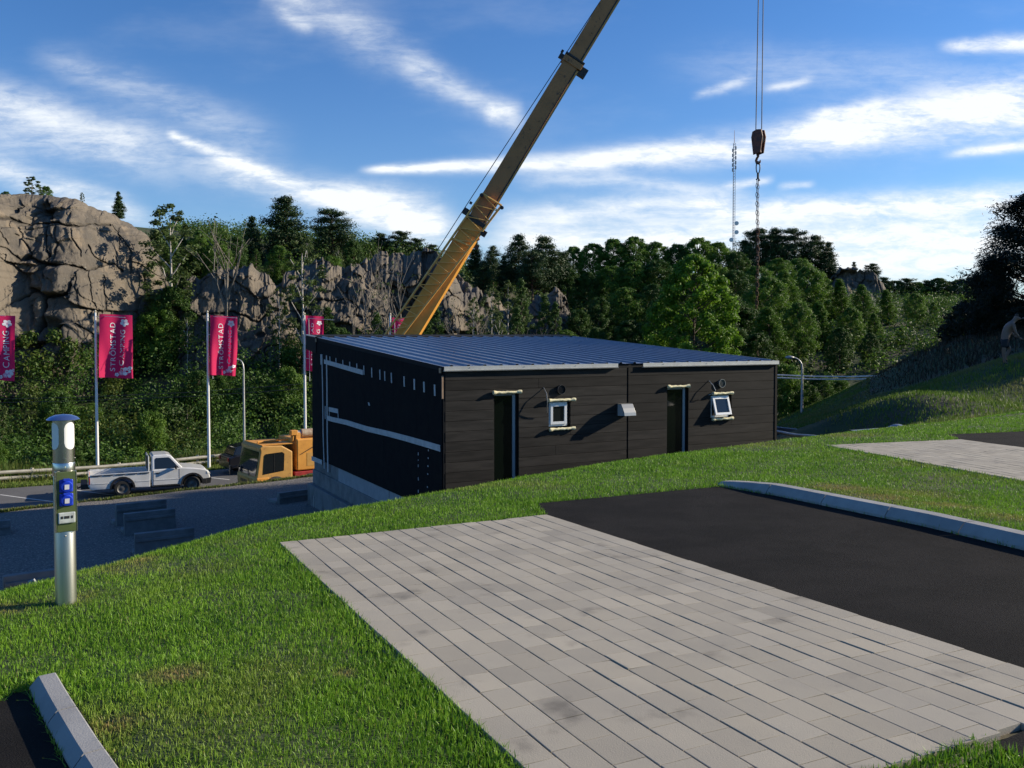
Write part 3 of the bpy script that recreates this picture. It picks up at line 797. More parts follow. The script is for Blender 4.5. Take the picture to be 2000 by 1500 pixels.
# plinth
pl = MB(); pl.b2((.0, .3, -4.27), (.11, 4.2, ZB - .002)); pl.b2((0, 4.212, -4.27), (.11, 7.72, ZB - .002)); pl.b2((-.012, 3.4, -4.262), (.0, 4.196, ZB - .004)); 
pl.build('plinth_panel', 'eps_panel', H)
MB().b2((.02, 7.724, -4.27), (.13, HLEN, ZB - .003)).build('plinth_panel', 'concrete', H); MB().b2((.02, .0, -4.27), (.13, .296, ZB - .003)).build('plinth_panel', 'concrete', H)
sl = MB(); sl.b2((-.03, -.02, -4.72), (HWID + .02, HLEN + .02, -4.273)); sl.build('base_slab', 'concrete', H, bevel=.01)
ft = MB()
for i in range(6): ft.b2((-.17, i * 1.76, -5.9), (.25, i * 1.76 + 1.74, -4.723))
ft.b2((.25, HLEN - .5, -5.9), (HWID, HLEN + .1, -4.725)); ft.build('footing', 'concrete', H, bevel=.012)
# roof: sheet with trapezoid ribs
rf = MB(); nr = 24; prof = []
for i in range(nr):
    x = -.02 + (HWID + .04) * i / nr; s = (HWID + .04) / nr
    prof += [(x, 0), (x + s * .34, 0), (x + s * .40, .035), (x + s * .52, .035), (x + s * .58, 0)]
prof.append((HWID + .02, 0))
ys_ = (-.06, HLEN * .25, HLEN * .5, HLEN * .75, HLEN - .55)
n = len(prof); vs = []
for y in ys_: vs += [(x, y, zr(y) + z) for x, z in prof]
fs = [(j * n + i, j * n + i + 1, (j + 1) * n + i + 1, (j + 1) * n + i) for j in range(len(ys_) - 1) for i in range(n - 1)]
rf.add(vs, fs)
y0, y1 = -.03, HLEN - .56
rf.add([(-.015, y0, zr(y0) - .1), (HWID + .015, y0, zr(y0) - .1), (HWID + .015, y1, zr(y1) - .1), (-.015, y1, zr(y1) - .1),
        (-.015, y0, zr(y0) - .004), (HWID + .015, y0, zr(y0) - .004), (HWID + .015, y1, zr(y1) - .004), (-.015, y1, zr(y1) - .004)],
       [(0, 1, 2, 3), (4, 5, 6, 7), (0, 1, 5, 4), (1, 2, 6, 5), (2, 3, 7, 6), (3, 0, 4, 7)], 1)
roof = rf.build('roof', ['roof_metal', 'black_trim'], H, fixn=False)
ov = MB(); a, b = HLEN - .55, HLEN + .62
ov.add([(-.06, a, zr(a) - .5), (HWID + .03, a, zr(a) - .5), (HWID + .03, b, zr(b) - .46), (-.06, b, zr(b) - .46), (-.06, a, zr(a) + .03), (HWID + .03, a, zr(a) + .03), (HWID + .03, b, zr(b) + .02), (-.06, b, zr(b) + .02)],
       [(0, 1, 2, 3), (4, 5, 6, 7), (0, 1, 5, 4), (1, 2, 6, 5), (2, 3, 7, 6), (3, 0, 4, 7)])
ovh = ov.build('rear_overhang', 'black_trim', H, bevel=.008)
fl = MB(); fl.add([(-.075, a, zr(a) + .028), (-.02, a, zr(a) + .036), (-.02, b, zr(b) + .026), (-.075, b, zr(b) + .018), (-.075, a, zr(a) + .0), (-.075, b, zr(b) - .01)], [(0, 1, 2, 3), (0, 3, 5, 4)])
fl.build('edge_flashing', 'gutter_metal', ovh, fixn=False)
for k, y in enumerate((.0, HLEN - .62)): MB().b2((-.085, y, zr(y) - .14), (-.05, y + .05, zr(y) - .03)).build('batten_end', 'raw_wood', H)
MB().b2((-.05, -.035, ZE - .62), (-.014, -.012, ZE - .13)).build('batten_end', 'raw_wood', H)
# gutters
def gutter(x0, x1):
    g = MB(); pr = [(-.03, -.105), (-.105, -.105), (-.112, -.082), (-.092, -.078), (-.092, .004), (-.086, .004), (-.086, -.07), (-.03, -.095)]
    g.prism([(y, ZE + .07 + z) for y, z in pr], x0, x1, 0, 'yz')
    for xx in np.arange(x0 + .6, x1, 1.35): g.box((xx, -.094, ZE + .035), (.012, .012, .012), None, 1)
    return g.build('gutter', ['gutter_metal', 'steel_dark'], H)
gutter(-.02, fac(1203, 715)[0]); gutter(fac(1252, 713)[0], HWID + .04)
# tall windows, small windows
for (h0, h1, _, g1) in WIN:
    fm = MB(); fw = h1 - h0
    fm.b2((h0 + .001, .0, -4.9), (h0 + .03, .09, g1)); wf = fm.build('tall_window', 'black_trim', H)
    gl = MB(); gl.b2((h0 + .03, .055, -4.9), (h1 - .13, .075, g1 - .002)); gl.build('pane', 'house_glass', wf)
    fr = MB(); fr.b2((h1 - .128, .03, -4.9), (h1 - .062, .09, g1 - .004)); fr.b2((h0 + .032, .045, g1 - .07), (h1 - .13, .054, g1 - .004)); fr.build('frame', 'frame_grey', wf)
    rv = MB(); rv.b2((h1 - .06, .032, -4.9), (h1 - .002, .10, g1 - .006)); rv.build('reveal', 'black_trim', wf)
def foam(x0, x1, z, seed):
    r = random.Random(seed); mb = MB(); pth, rr = [], []
    for k in range(15):
        t = k / 14; pth.append((x0 + (x1 - x0) * t, -.075 + r.uniform(-.006, .006), z + r.uniform(-.006, .006)))
        rr.append(.031 + r.uniform(-.003, .004) + (.013 if k in (0, 1, 13, 14) else 0))
    return mb.tube(pth, rr, 9).build('foam_strip', 'foam', H, smooth=True, angle=60)
foam(fac(960.5, 767)[0], fac(1015, 765)[0], fac(985, 766)[1], 1); foam(fac(1301, 755)[0], fac(1343, 753)[0], fac(1322, 754.5)[1], 2)
foam(fac(1069, 782)[0], fac(1120, 780)[0], fac(1095, 781)[1], 3); foam(fac(1070.5, 838)[0], fac(1120, 836)[0], fac(1095, 837)[1], 4)
foam(fac(1389, 769)[0], fac(1428, 766)[0], fac(1408, 768)[1], 5); foam(fac(1388, 819)[0], fac(1428, 816)[0], fac(1408, 817.5)[1], 6)
for k, (h0, h1, g0, g1) in enumerate(SMALL):
    rv = MB(); rv.b2((h0 - .004, .031, g0 - .02), (h1 + .004, .12, g1 + .02)); wroot = rv.build('small_window', 'black_trim', H)
    x0, x1, z0, z1 = h0 + .012, h1 - .075, g0 + .03, g1 - .01
    def ring(mb, a0, a1, c0, c1, t, ya, yb, m=0):
        mb.b2((a0, ya, c0), (a0 + t, yb, c1), m); mb.b2((a1 - t, ya, c0), (a1, yb, c1), m)
        mb.b2((a0 + t, ya, c0), (a1 - t, yb, c0 + t), m); mb.b2((a0 + t, ya, c1 - t), (a1 - t, yb, c1), m)
    of = MB(); ring(of, x0, x1, z0, z1, .045, .0, .03); of.build('frame', 'frame_white', wroot, bevel=.004)
    sx0, sx1, sz0, sz1 = x0 + .03, x1 - .03, z0 + .045, z1 - .03
    sa = MB(); hgt = sz1 - sz0; w = sx1 - sx0
    ring(sa, -w / 2, w / 2, -hgt, 0, .062, -.028, .012); s_o = sa.build('sash', 'frame_white', wroot, bevel=.004)
    ga = MB(); ga.b2((-w / 2 + .063, -.004, -hgt + .063), (w / 2 - .063, .006, -.063)); g_o = ga.build('pane', 'dark_glass', wroot)
    for q in (s_o, g_o):
        q.location = ((sx0 + sx1) / 2, -.006, sz1); q.rotation_euler = (rad(-17) if k else 0, 0, 0)
    if k: s_o.location.y = g_o.location.y = -.01; wroot['label'] = 'small white window tilted open'
for px, py, sd in ((1094, 760.5, 1), (1407, 748.5, 2)):
    t, z = fac(px, py); v = MB(); v.lathe([(.108, 0), (.108, -.05), (.098, -.05), (.098, -.02)], 28, (t, -.03, z), 0, 'y', caps=False)
    v.lathe([(.099, -.022), (.0, -.018)], 28, (t, -.03, z), 1, 'y', caps=False)
    for i in range(-3, 4): v.box((t, -.058, z + i * .024), (2 * math.sqrt(.097 ** 2 - (i * .024) ** 2), .012, .004), None, 0)
    v.build('vent_outlet', ['lamp_metal' if sd == 2 else 'steel_dark', 'black_trim'], H, smooth=True)
for pts in ([(1060.5, 757), (1061.5, 768), (1061, 785), (1062, 798), (1064, 806)], [(1383, 743), (1385.5, 752), (1388, 762), (1384, 768), (1379, 771)]):
    q = [fac(*p) for p in pts]; c = MB(); m_ = len(q)
    pth = [(q[i][0], -.03 - .16 * sin(pi * i / (m_ - 1)) if i < m_ - 1 else -.10, q[i][1]) for i in range(m_)]
    pth = [(q[0][0] + .0, .0, q[0][1])] + pth; c.tube(pth, .009, 7).build('cable', 'lamp_metal', H, smooth=True)
t0, z1 = fac(1203, 788); t1, z0 = fac(1226, 811)
wl = MB(); wl.b2((t0, -.03, z0), (t1 - .02, .0, z1)); lampo = wl.build('wall_lamp', 'steel_dark', H)
hd = MB(); prf = [(-.03, z1), (-.20, z1 - .005), (-.27, z1 - .10), (-.33, z1 - .20), (-.345, z0 + .02), (-.335, z0 + .02), (-.315, z1 - .20), (-.255, z1 - .105), (-.19, z1 - .018), (-.03, z1 - .013)]
hd.prism(prf, t0 + .01, t1, 0, 'yz'); hd.build('hood', 'lamp_metal', lampo, bevel=.004)
wf_ = MB(); wf_.prism([(-.03, z1 - .014), (-.19, z1 - .02), (-.255, z1 - .107), (-.312, z1 - .20), (-.30, z0 + .02), (-.03, z0 + .005)], t0 + .03, t1 - .03, 0, 'yz'); wf_.build('lens', 'lens_clear', lampo)

# concrete edge beam and pipe right of the cabin
q0, q1 = W(1505, 838, 27.5), W(1607, 850, 25.6)
eb = MB(); d = (q1 - q0); dn = d.normalized(); side_ = Vector((-dn.y, dn.x, 0)) * .22
def slab(mb, a, b, s, top, h, mi=0):
    vs = []
    for z in (top - h, top):
        for p in (a, a + s, b + s, b): vs.append((p.x, p.y, p.z + z))
    mb.add(vs, [(0, 1, 2, 3), (4, 5, 6, 7), (0, 1, 5, 4), (1, 2, 6, 5), (2, 3, 7, 6), (3, 0, 4, 7)], mi)
slab(eb, q0, q1, side_, .08, .9); eo = eb.build('concrete_edge', 'concrete', bevel=.015)
tag(eo, 'long grey concrete edge beam beside the right corner of the cabin', 'concrete edge')
q0, q1 = W(1500, 842, 26.6), W(1622, 858.5, 22.6)
pp = MB().tube([tuple(q0 + (q1 - q0) * (i / 8) + Vector((0, 0, .015 * sin(i * 1.3)))) for i in range(9)], .05, 10).build('pipe', 'galv', smooth=True)
tag(pp, 'thin pale pipe lying in front of the concrete edge by the cabin', 'pipe')

# stakes by the footing
for (px, py0, py1, d, lb) in ((613.5, 968, 984, 25.5, 'thin pale marker stake standing near the back end of the cabin footing'), (658.5, 992, 1004, 22.0, 'thin pale marker stake close to the lawn edge by the cabin footing')):
    a, b = W(px - .4, py0, d), W(px, py1 + 6, d)
    tag(MB().tube([a, b], .018, 6).build('marker_stake', 'galv', smooth=True), lb, 'stake', 'marker stakes by the cabin footing')
b = W(67, 1143, 6.45); pt = thing('offcut', 'pale flat offcut sticking up behind the lawn edge beside the steel service post', 'offcut', b)
m_ = MB().b2((-.026, -.012, -.17), (.022, .012, .045)).build('slab', 'eps_panel', pt, bevel=.003); pt.rotation_euler = (rad(8), rad(-24), rad(10))

# L-shaped concrete elements on the gravel
def hit(px, py):
    """where the ray of a measured foot point meets the yard"""
    a, b = ray(px, py); ds = np.linspace(14, 46, 1600); z = yard(a * ds, ds)
    k = int(np.argmax(b * ds < z)); return Vector((a * ds[k], ds[k], z[k]))
def l_block(px0, py0, px1, py1, hpx, lb):
    """foot points of the near face and its height in the picture"""
    a, b = hit(px0, py0), hit(px1, py1); dv = (b - a); dv.z = 0; ln = dv.length; h = hpx * a.y / F
    o = thing('concrete_element', lb, 'concrete block', (a.x, a.y, a.z + h), math.atan2(dv.y, dv.x), 'concrete elements on the gravel yard')
    o.rotation_euler = (0, math.atan2(a.z - b.z, ln), math.atan2(dv.y, dv.x))
    h += .12
    MB().prism([(0, 0), (.16, 0), (.18, -h), (.0, -h)], 0, ln, 0, 'yz').build('upright', 'concrete', o, bevel=.012)
    MB().b2((0, .182, -h), (ln, .75, -h + .2)).build('foot', 'concrete', o, bevel=.012)
    MB().b2((.02, -.04, -.20), (ln - .02, -.001, -.13)).build('lip', 'concrete', o, bevel=.008)
    return o
l_block(228, 1028, 326, 1016, 42, 'dark shaded concrete element farthest back in the row of three on the gravel')
l_block(243, 1046, 343, 1034, 42, 'dark shaded concrete element in the middle of the row of three on the gravel')
l_block(264, 1092, 380, 1078, 49, 'dark shaded concrete element nearest the lawn in the row of three')
l_block(8, 1188, 152, 1165, 62, 'dark shaded concrete element partly hidden behind the lawn and the steel post')
l_block(-40, 1050, 21, 1043, 28, 'pale topped concrete element at the yard edge above the lawn corner')
l_block(546, 985, 604, 977, 22, 'dark low concrete element lying behind the back corner of the cabin')

# ================================================================== steel service post on the lawn
bx, by = G(129, 1180); bz = zg1(bx, by)
post = thing('service_post', 'round stainless steel camping service post with blue sockets on the lawn', 'power post', (bx, by, bz))
face = math.atan2(-by, -bx)            # turned to the path
S = .00309
MB().lathe([(.0590, -.15), (.0590, .80), (.0575, .803)], 40).build('tube', 'stainless_dull', post, smooth=True)
MB().lathe([(.0605, .785), (.0625, .79), (.0625, .858), (.0605, .862)], 40).build('collar', 'stainless', post, smooth=True)
hd = MB().lathe([(.0600, .860), (.0600, 1.120)], 48).build('lamp_head', 'stainless', post, smooth=True)
MB().lathe([(.0905, 1.118), (.0915, 1.121), (.075, 1.135), (.045, 1.147), (.0, 1.152)], 48, caps=False).build('cap', 'sky_tint_chrome', post, smooth=True, angle=60)
def curved(mb, r, a0, z0, hw, hh, rr, mi=0, n=14, th=.0):
    """stadium patch wrapped on the cylinder: centre angle, centre height, half width (rad), half height"""
    pts = []
    for i in range(n + 1):
        u = -1 + 2 * i / n
        e = hh - rr * (1 - math.sqrt(max(0, 1 - u * u)))
        pts.append((a0 + u * hw, e))
    vs = []
    for an, e in pts:
        for sgn in (-1, 1): vs.append((r * cos(an), r * sin(an), z0 + sgn * e))
    mb.add(vs, [(2 * i, 2 * i + 2, 2 * i + 3, 2 * i + 1) for i in range(n)], mi)
for da in (-1.02, .68, 2.45, 3.9):
    w_ = MB(); curved(w_, .0612, face + da, 1.024, .60, .081, .038); w_.build('diffuser', 'opal', hd, smooth=True, fixn=False)
for an, z in ((face + .12, .887), (face + .10, .838), (face + .05, .425), (face + 1.3, .885)):
    MB().box((.0615 * cos(an), .0615 * sin(an), z), (.008, .008, .008)).build('bolt', 'stainless', post, bevel=.002)
pan = MB(); R = Matrix.Rotation(face + .16, 3, 'Z')
pan.box(R @ Vector((.047, 0, .632)), (.034, .106, .36), R); panel = pan.build('socket_panel', 'panel_green', post, bevel=.004)
sb = MB()
for dy in (-.0555, .0555): sb.box(R @ Vector((.046, dy, .632)), (.038, .006, .362), R)
sb.build('panel_edge', 'stainless', panel, bevel=.001)
for z in (.728, .645):
    so_ = MB(); so_.box(R @ Vector((.068, 0, z)), (.012, .074, .076), R)
    q = so_.build('socket', 'socket_blue', panel, bevel=.006)
    lid = MB()
    c = R @ Vector((.072, 0, z)); nrm = R @ Vector((1, 0, -.18)).normalized(); t1 = nrm.cross(Vector((0, 0, 1))).normalized(); t2 = t1.cross(nrm)
    vs = []; n = 22
    for rr, hh in ((.033, 0), (.034, .012), (.030, .019), (.0, .021)):
        for k in range(n): vs.append(c + t1 * rr * cos(2 * pi * k / n) + t2 * rr * sin(2 * pi * k / n) + nrm * hh)
    lid.add(vs, [(i * n + k, i * n + (k + 1) % n, (i + 1) * n + (k + 1) % n, (i + 1) * n + k) for i in range(3) for k in range(n)])
    lid.box(R @ Vector((.078, .0, z + .038)), (.02, .034, .012), R)
    l_ = lid.build('lid', 'socket_blue', q, smooth=True)
    stp = MB(); stp.box(c + nrm * .0225 - t2 * .004, (.001, .0, .0)); stp = MB()
    a = c + nrm * .0222; hw, hh = .0125, .015
    stp.add([a - t1 * hw - t2 * hh, a + t1 * hw - t2 * hh, a + t1 * hw + t2 * hh, a - t1 * hw + t2 * hh], [(0, 1, 2, 3)])
    stp.build('sticker', 'flag_white', q, fixn=False)
mc = MB(); mc.box(R @ Vector((.069, 0, .537)), (.014, .094, .066), R); mo = mc.build('meter_cover', 'clear_cover', panel, bevel=.006)
mk_ = MB()
for y, w in ((-.026, .012), (.0, .028), (.028, .010)): mk_.box(R @ Vector((.0765, y, .541)), (.002, w, .016), R)
mk_.build('breaker', 'black_plastic', mo)

# ================================================================== flags
def text_tris(body, small=.8):
    """letters as flat triangles: width along x, height along y, first letter larger"""
    out, x = [], 0.0
    for k, ch in enumerate(body):
        c = bpy.data.curves.new('t', 'FONT'); c.body = ch; c.size = 1.0 if k == 0 else small; c.resolution_u = 3
        o = bpy.data.objects.new('t', c); me = bpy.data.meshes.new_from_object(o)
        me.calc_loop_triangles(); vs = np.array([v.co for v in me.vertices]) if len(me.vertices) else np.zeros((0, 3))
        tr_ = [tuple(t.vertices) for t in me.loop_triangles]
        w = vs[:, 0].max() - vs[:, 0].min(); m0 = vs[:, 0].min()
        out.append((vs[:, :2] + np.array([x - m0, 0]), tr_)); x += w + .16 * (1 if k == 0 else small)
        bpy.data.objects.remove(o); bpy.data.curves.remove(c); bpy.data.meshes.remove(me)
    return out, x - .16 * small
def flower(c, r, a0, petals=5):
    V_, F_ = [], []
    V_.append(c)
    for k in range(60):
        an = 2 * pi * k / 60
        rr = r * (.60 + .40 * abs(cos(petals / 2 * (an - a0))) ** .7)
        V_.append((c[0] + rr * cos(an), c[1] + rr * sin(an)))
    for k in range(60): F_.append((0, 1 + k, 1 + (k + 1) % 60))
    return np.array(V_), F_
T1, T2 = text_tris('STRÖMSTAD', .86), text_tris('CAMPING', .86)
def flag(px, py, d, wpx, hpx, seed, lb, sway=1.0, full=True):
    w, h = wpx * d / F, hpx * d / F
    o0 = W(px, py, d); r = random.Random(seed); ph = r.uniform(0, 6)
    def S_(u, v, off=0.0):                # u 0..1 from the pole, v 0..1 downwards
        amp = .085 * sway * w * (.35 + .65 * min(1, v * 1.6))
        z = amp * sin(u * 8.2 + ph + v * 1.5) + amp * .6 * sin(u * 15 - v * 2.4 + ph * 2) * v
        x = u * w * (1 - .035 * sway * v * (1 + sin(v * 5 + ph)))
        return Vector((o0.x + x, o0.y + z + off + .5 * w * u, o0.z - v * h - .03 * h * u * (1 if v > .02 else .6)))
    mb = MB(); nu, nv = 26, 34
    vs = [S_(i / nu, j / nv) for j in range(nv + 1) for i in range(nu + 1)]
    fs = [(j * (nu + 1) + i, j * (nu + 1) + i + 1, (j + 1) * (nu + 1) + i + 1, (j + 1) * (nu + 1) + i) for j in range(nv) for i in range(nu)]
    mb.add(vs, fs, 0)
    def put(uv, tris, mi, off=-.018):
        mb.add([S_(float(u), float(v), off) for u, v in uv], tris, mi)
    for (T, u0, u1, v0, v1) in ((T1, .275, .455, .895, .125), (T2, .585, .785, .80, .23)):
        let, tw = T
        for vs2, tr_ in let:
            # reading upwards: letter x runs up the flag, letter height runs back to the pole
            v = v0 + (v1 - v0) * vs2[:, 0] / tw; u = u1 + (u0 - u1) * vs2[:, 1] / .73
            put(np.stack([u, v], -1), tr_, 1)
    ar = w / h
    for (cu, cv, rr, a0, mi) in ((.755, .115, .145, .3, 1), (.52, .945, .075, .2, 1), (.68, .915, .10, .9, 2), (.80, .885, .155, .1, 1), (.94, .835, .07, .5, 1)):
        vs2, tr_ = flower((0, 0), rr, a0); uv = np.stack([np.clip(cu + vs2[:, 0], .01, .985), np.clip(cv + vs2[:, 1] * ar, .012, .985)], -1)
        put(uv, tr_, mi, -.014)
        vs2, tr_ = flower((0, 0), rr * .3, a0); uv = np.stack([cu + vs2[:, 0], cv + vs2[:, 1] * ar], -1); put(uv, tr_, 2 if mi == 1 else 1, -.02)
    o = mb.build('flag', ['flag_red', 'flag_white', 'flag_pink'], fixn=False)
    for p in o.data.polygons: p.use_smooth = p.material_index == 0
    return tag(o, lb, 'flag', 'pink camping flags along the lot')
def flagpole(pxt, pyt, pxb, pyb, d, lb, flag_w=55):
    t = W(pxt, pyt, d); zb = float(low(np.array([t.x]), np.array([t.y]))[0])
    o = thing('flagpole', lb, 'flagpole', (t.x, t.y, zb), 0, 'white flagpoles along the lot'); h = t.z - zb
    MB().tube([(0, 0, 0), (0, 0, h * .5), (0, 0, h - .1)], [.085, .068, .048], 14).build('pole', 'white_paint', o, smooth=True)
    MB().lathe([(.0, -.12), (.05, -.10), (.03, -.07), (.055, -.03), (.04, .03), (.0, .05)], 12, (0, 0, h), caps=False).build('finial', 'rail_wood', o, smooth=True)
    s = d / F
    MB().tube([(.02, -.05, h - 12 * s), (10 * s, -.05, h - 10 * s), (flag_w * s * 1.05, .02, h - 13 * s)], .014, 6).tube([(9 * s, -.05, h - 10 * s), (9.5 * s, -.05, h - 70 * s), (10 * s, -.05, h - 132 * s)], .014, 6) \
        .tube([(.03, -.03, h - 45 * s), (9.5 * s, -.05, h - 45 * s)], .012, 5).tube([(.03, -.03, h - 88 * s), (10 * s, -.05, h - 88 * s)], .012, 5).build('banner_arm', 'white_paint', o, smooth=True)
    return o
flagpole(-48, 604, -42, 950, 44.5, 'white flagpole just outside the edge carrying the cut off pink flag')
flagpole(186, 607, 191, 935, 46, 'white flagpole rising behind the bed of the white pickup')
flagpole(405, 608, 410, 917, 47.5, 'white flagpole standing in front of the pickup beside the curved street lamp')
flagpole(594.5, 612, 597, 870, 49.5, 'white flagpole half hidden by the back corner of the cabin roof')
flagpole(762, 613, 763, 700, 51.5, 'white flagpole whose tip shows beside the crane boom foot')
flag(-39, 614, 44.4, 54, 128, 3, 'pink camping flag cut off by the edge of the picture')
flag(194.5, 613, 45.9, 53, 124, 5, 'pink camping flag with flower print on the pole behind the white pickup')
flag(410.5, 616, 47.4, 46.5, 116, 9, 'narrow rippling pink camping flag beside the curved street lamp', 1.5)
flag(597, 616, 49.4, 32, 108, 14, 'pink camping flag whose lower half is hidden by the cabin roof overhang', 1.3)
flag(766, 620, 51.4, 34, 100, 21, 'pink flag mostly hidden behind the crane boom foot')

# street lamps
def street_lamp(pxb, pyt, hx, hy, d, lb, right=False):
    t = W(pxb, pyt, d); zb = float(low(np.array([t.x]), np.array([t.y]))[0])
    hp = W(hx, hy, d); o = thing('street_lamp', lb, 'street lamp', (t.x, t.y, zb), 0, 'street lamps'); h = t.z - zb; dx, dz = hp.x - t.x, hp.z - t.z
    path = [(0, 0, 0), (0, 0, h * .4), (0, 0, h - .8), (0, 0, h - .45), (dx * .06, 0, h - .22), (dx * .22, 0, h - .06), (dx * .45, 0, h + dz * .4), (dx * .8, 0, h + dz)]
    MB().tube(path, [.075, .065, .05, .048, .045, .04, .036, .034], 10).build('pole', 'galv', o, smooth=True)
    hd = MB(); vs = []; k0 = 14; rs = [(.0, .02), (.06, .07), (.25, .12), (.45, .11), (.56, .05), (.6, .01)]
    for u, rr in rs:
        for k in range(k0): an = 2 * pi * k / k0; vs.append((dx * .75 + (u if dx > 0 else -u) * .8, rr * 1.1 * cos(an), h + dz + rr * .75 * sin(an)))
    hd.add(vs, [(i * k0 + k, i * k0 + (k + 1) % k0, (i + 1) * k0 + (k + 1) % k0, (i + 1) * k0 + k) for i in range(len(rs) - 1) for k in range(k0)])
    hd.build('lamp_head', 'galv', o, smooth=True); return o
street_lamp(475.5, 706, 464, 702, 50, 'grey street lamp with curved arm beside the narrow rippling flag')
street_lamp(1567, 703, 1546, 698, 46, 'grey street lamp with curved arm in front of the bushes right of the cabin')

# ================================================================== guard rail, overhead wires
def lot_z(x, y): return float(low(np.array([x]), np.array([y]))[0])
grd = thing('guardrail', 'long weathered two-rail guard rail along the far edge of the parking lot', 'guard rail', (*lot(0, 7.5), 0))
p0 = Vector(lot(0, 7.5))
for zz in (.62, .33):
    pth = []
    for a in np.linspace(-40, 34, 50):
        x, y = lot(a, 7.5); pth.append((x - p0.x, y - p0.y, lot_z(x, y) + zz))
    MB().tube(pth, .085, 8).build('rail', 'rail_wood', grd, smooth=True)
for a in np.arange(-38, 34, 4.0):
    x, y = lot(a, 7.66); z = lot_z(x, y); MB().box((x - p0.x, y - p0.y, z + .3), (.12, .12, .9)).build('post', 'rail_wood', grd)
def wire(pts, r, lb, m='rope_steel'):
    P = [W(*p) for p in pts]; path = []
    for i in range(len(P) - 1):
        for k in range(8): path.append(P[i].lerp(P[i + 1], k / 8))
    path.append(P[-1]); return tag(MB().tube(path, r, 5).build('overhead_cable', m, smooth=True), lb, 'cable', 'overhead cables')
wire([(-120, 782, 50), (150, 776, 51), (380, 766, 52), (600, 749, 53), (700, 741, 53)], .016, 'thin upper overhead cable strung in front of the bank on the left')
wire([(-120, 789, 50), (150, 783, 51), (380, 774, 52), (600, 759, 53), (700, 751, 53)], .016, 'thin lower overhead cable strung in front of the bank on the left')
wire([(1440, 728, 47), (1517, 732, 47), (1590, 735, 47), (1660, 735.5, 47), (1720, 734, 46), (1757, 731, 45.6)], .034, 'pale sunlit upper cable between the cabin and the right slope', 'white_paint')  # sunlight on the cable put into its white colour
wire([(1440, 733, 47), (1517, 737.5, 47), (1590, 740.5, 47), (1660, 741, 47), (1720, 739.5, 46), (1751, 737, 45.6)], .034, 'pale sunlit lower cable between the cabin and the right slope', 'white_paint')  # white stands for sun on the wire, as above

# ================================================================== white pickup
def on_low(px, py, d): p = W(px, py, d); return Vector((p.x, p.y, lot_z(p.x, p.y) + .03))
rw, fw = W(238, 967, 40.0), W(372, 957.5, 41.3)
hd_ = Vector((fw.x - rw.x, fw.y - rw.y)); WB = hd_.length; sc = WB / 2.85
tz = (lot_z(rw.x, rw.y) + lot_z(fw.x, fw.y)) / 2 + .03
pk = thing('pickup_truck', 'white single-cab pickup truck with an open bed parked on the lot', 'pickup truck', (rw.x, rw.y, tz), math.atan2(hd_.y, hd_.x))
pk.scale = (sc, sc, sc)
def arc(cx, cz, r, a0, a1, n=12): return [(cx + r * cos(a0 + (a1 - a0) * i / n), cz + r * sin(a0 + (a1 - a0) * i / n)) for i in range(n + 1)]
# wheels sit inward: local y from -.82 (near side) to +.82
cabp = [(1.17, .34)] + [(2.36, .34)] + arc(2.85, .36, .43, pi, 0) + [(3.44, .36), (3.55, .40), (3.60, .62), (3.55, .84), (3.40, .96), (2.9, 1.05), (2.42, 1.10), (1.17, 1.06)]
bd = MB(); bd.prism(cabp, -.84, .84); body = bd.build('body', 'car_white', pk, bevel=.045, seg=3)
for p in body.data.polygons: p.use_smooth = False
gh = [(1.17, 1.04), (2.46, 1.08), (1.98, 1.64), (1.80, 1.70), (1.26, 1.70), (1.17, 1.64)]
MBc = MB(); n = len(gh); vs = []
for y, s in ((-.82, 0), (-.66, 1), (.66, 1), (.82, 0)):
    pass
lo_y, hi_y = .815, .66
vs = []; 
for sgn in (-1, 1):
    for x, z in gh:
        t = (z - 1.04) / .66; vs.append((x, sgn * (lo_y + (hi_y - lo_y) * t), z))
fs = [tuple(range(n)), tuple(range(2 * n - 1, n - 1, -1))] + [(k, n + k, n + (k + 1) % n, (k + 1) % n) for k in range(n)]
cabo = MBc.add(vs, fs).build('cab', 'car_white', pk, bevel=.05, seg=3)
def sidewin(sgn):
    pts = [(1.30, 1.10), (2.30, 1.10), (1.95, 1.52), (1.86, 1.57), (1.36, 1.57), (1.30, 1.50)]
    m_ = MB(); m_.add([(x, sgn * (lo_y + (hi_y - lo_y) * (z - 1.04) / .66 + .006), z) for x, z in pts], [tuple(range(6))]); return m_.build('side_window', 'dark_glass', cabo, fixn=False)
sidewin(-1); sidewin(1)
ws = MB(); ws.add([(2.44, -.70, 1.12), (2.44, .70, 1.12), (2.03, .60, 1.60), (2.03, -.60, 1.60)], [(0, 1, 2, 3)]); w0 = ws.build('windscreen', 'dark_glass', cabo, fixn=False); w0.location = (.022, 0, .016)
ws = MB(); ws.add([(1.155, -.62, 1.16), (1.155, .62, 1.16), (1.155, .56, 1.58), (1.155, -.56, 1.58)], [(0, 1, 2, 3)]); ws.build('rear_window', 'dark_glass', cabo, fixn=False)
hb = MB(); hb.tube([(1.05, -.80, .98), (1.05, -.74, 1.66), (1.05, .74, 1.66), (1.05, .80, .98)], .025, 8); hb.build('head_board', 'car_white', pk, smooth=True)
hb2 = MB(); hb2.b2((1.03, -.70, 1.0), (1.045, .70, 1.6)); hb2.build('head_board_mesh', 'black_plastic', pk)
sidep = [(-1.28, .42), (-1.20, .36), (-.47, .36)] + arc(0, .36, .45, pi, 0) + [(1.10, .34), (1.12, .98), (-1.28, .98), (-1.30, .62)]
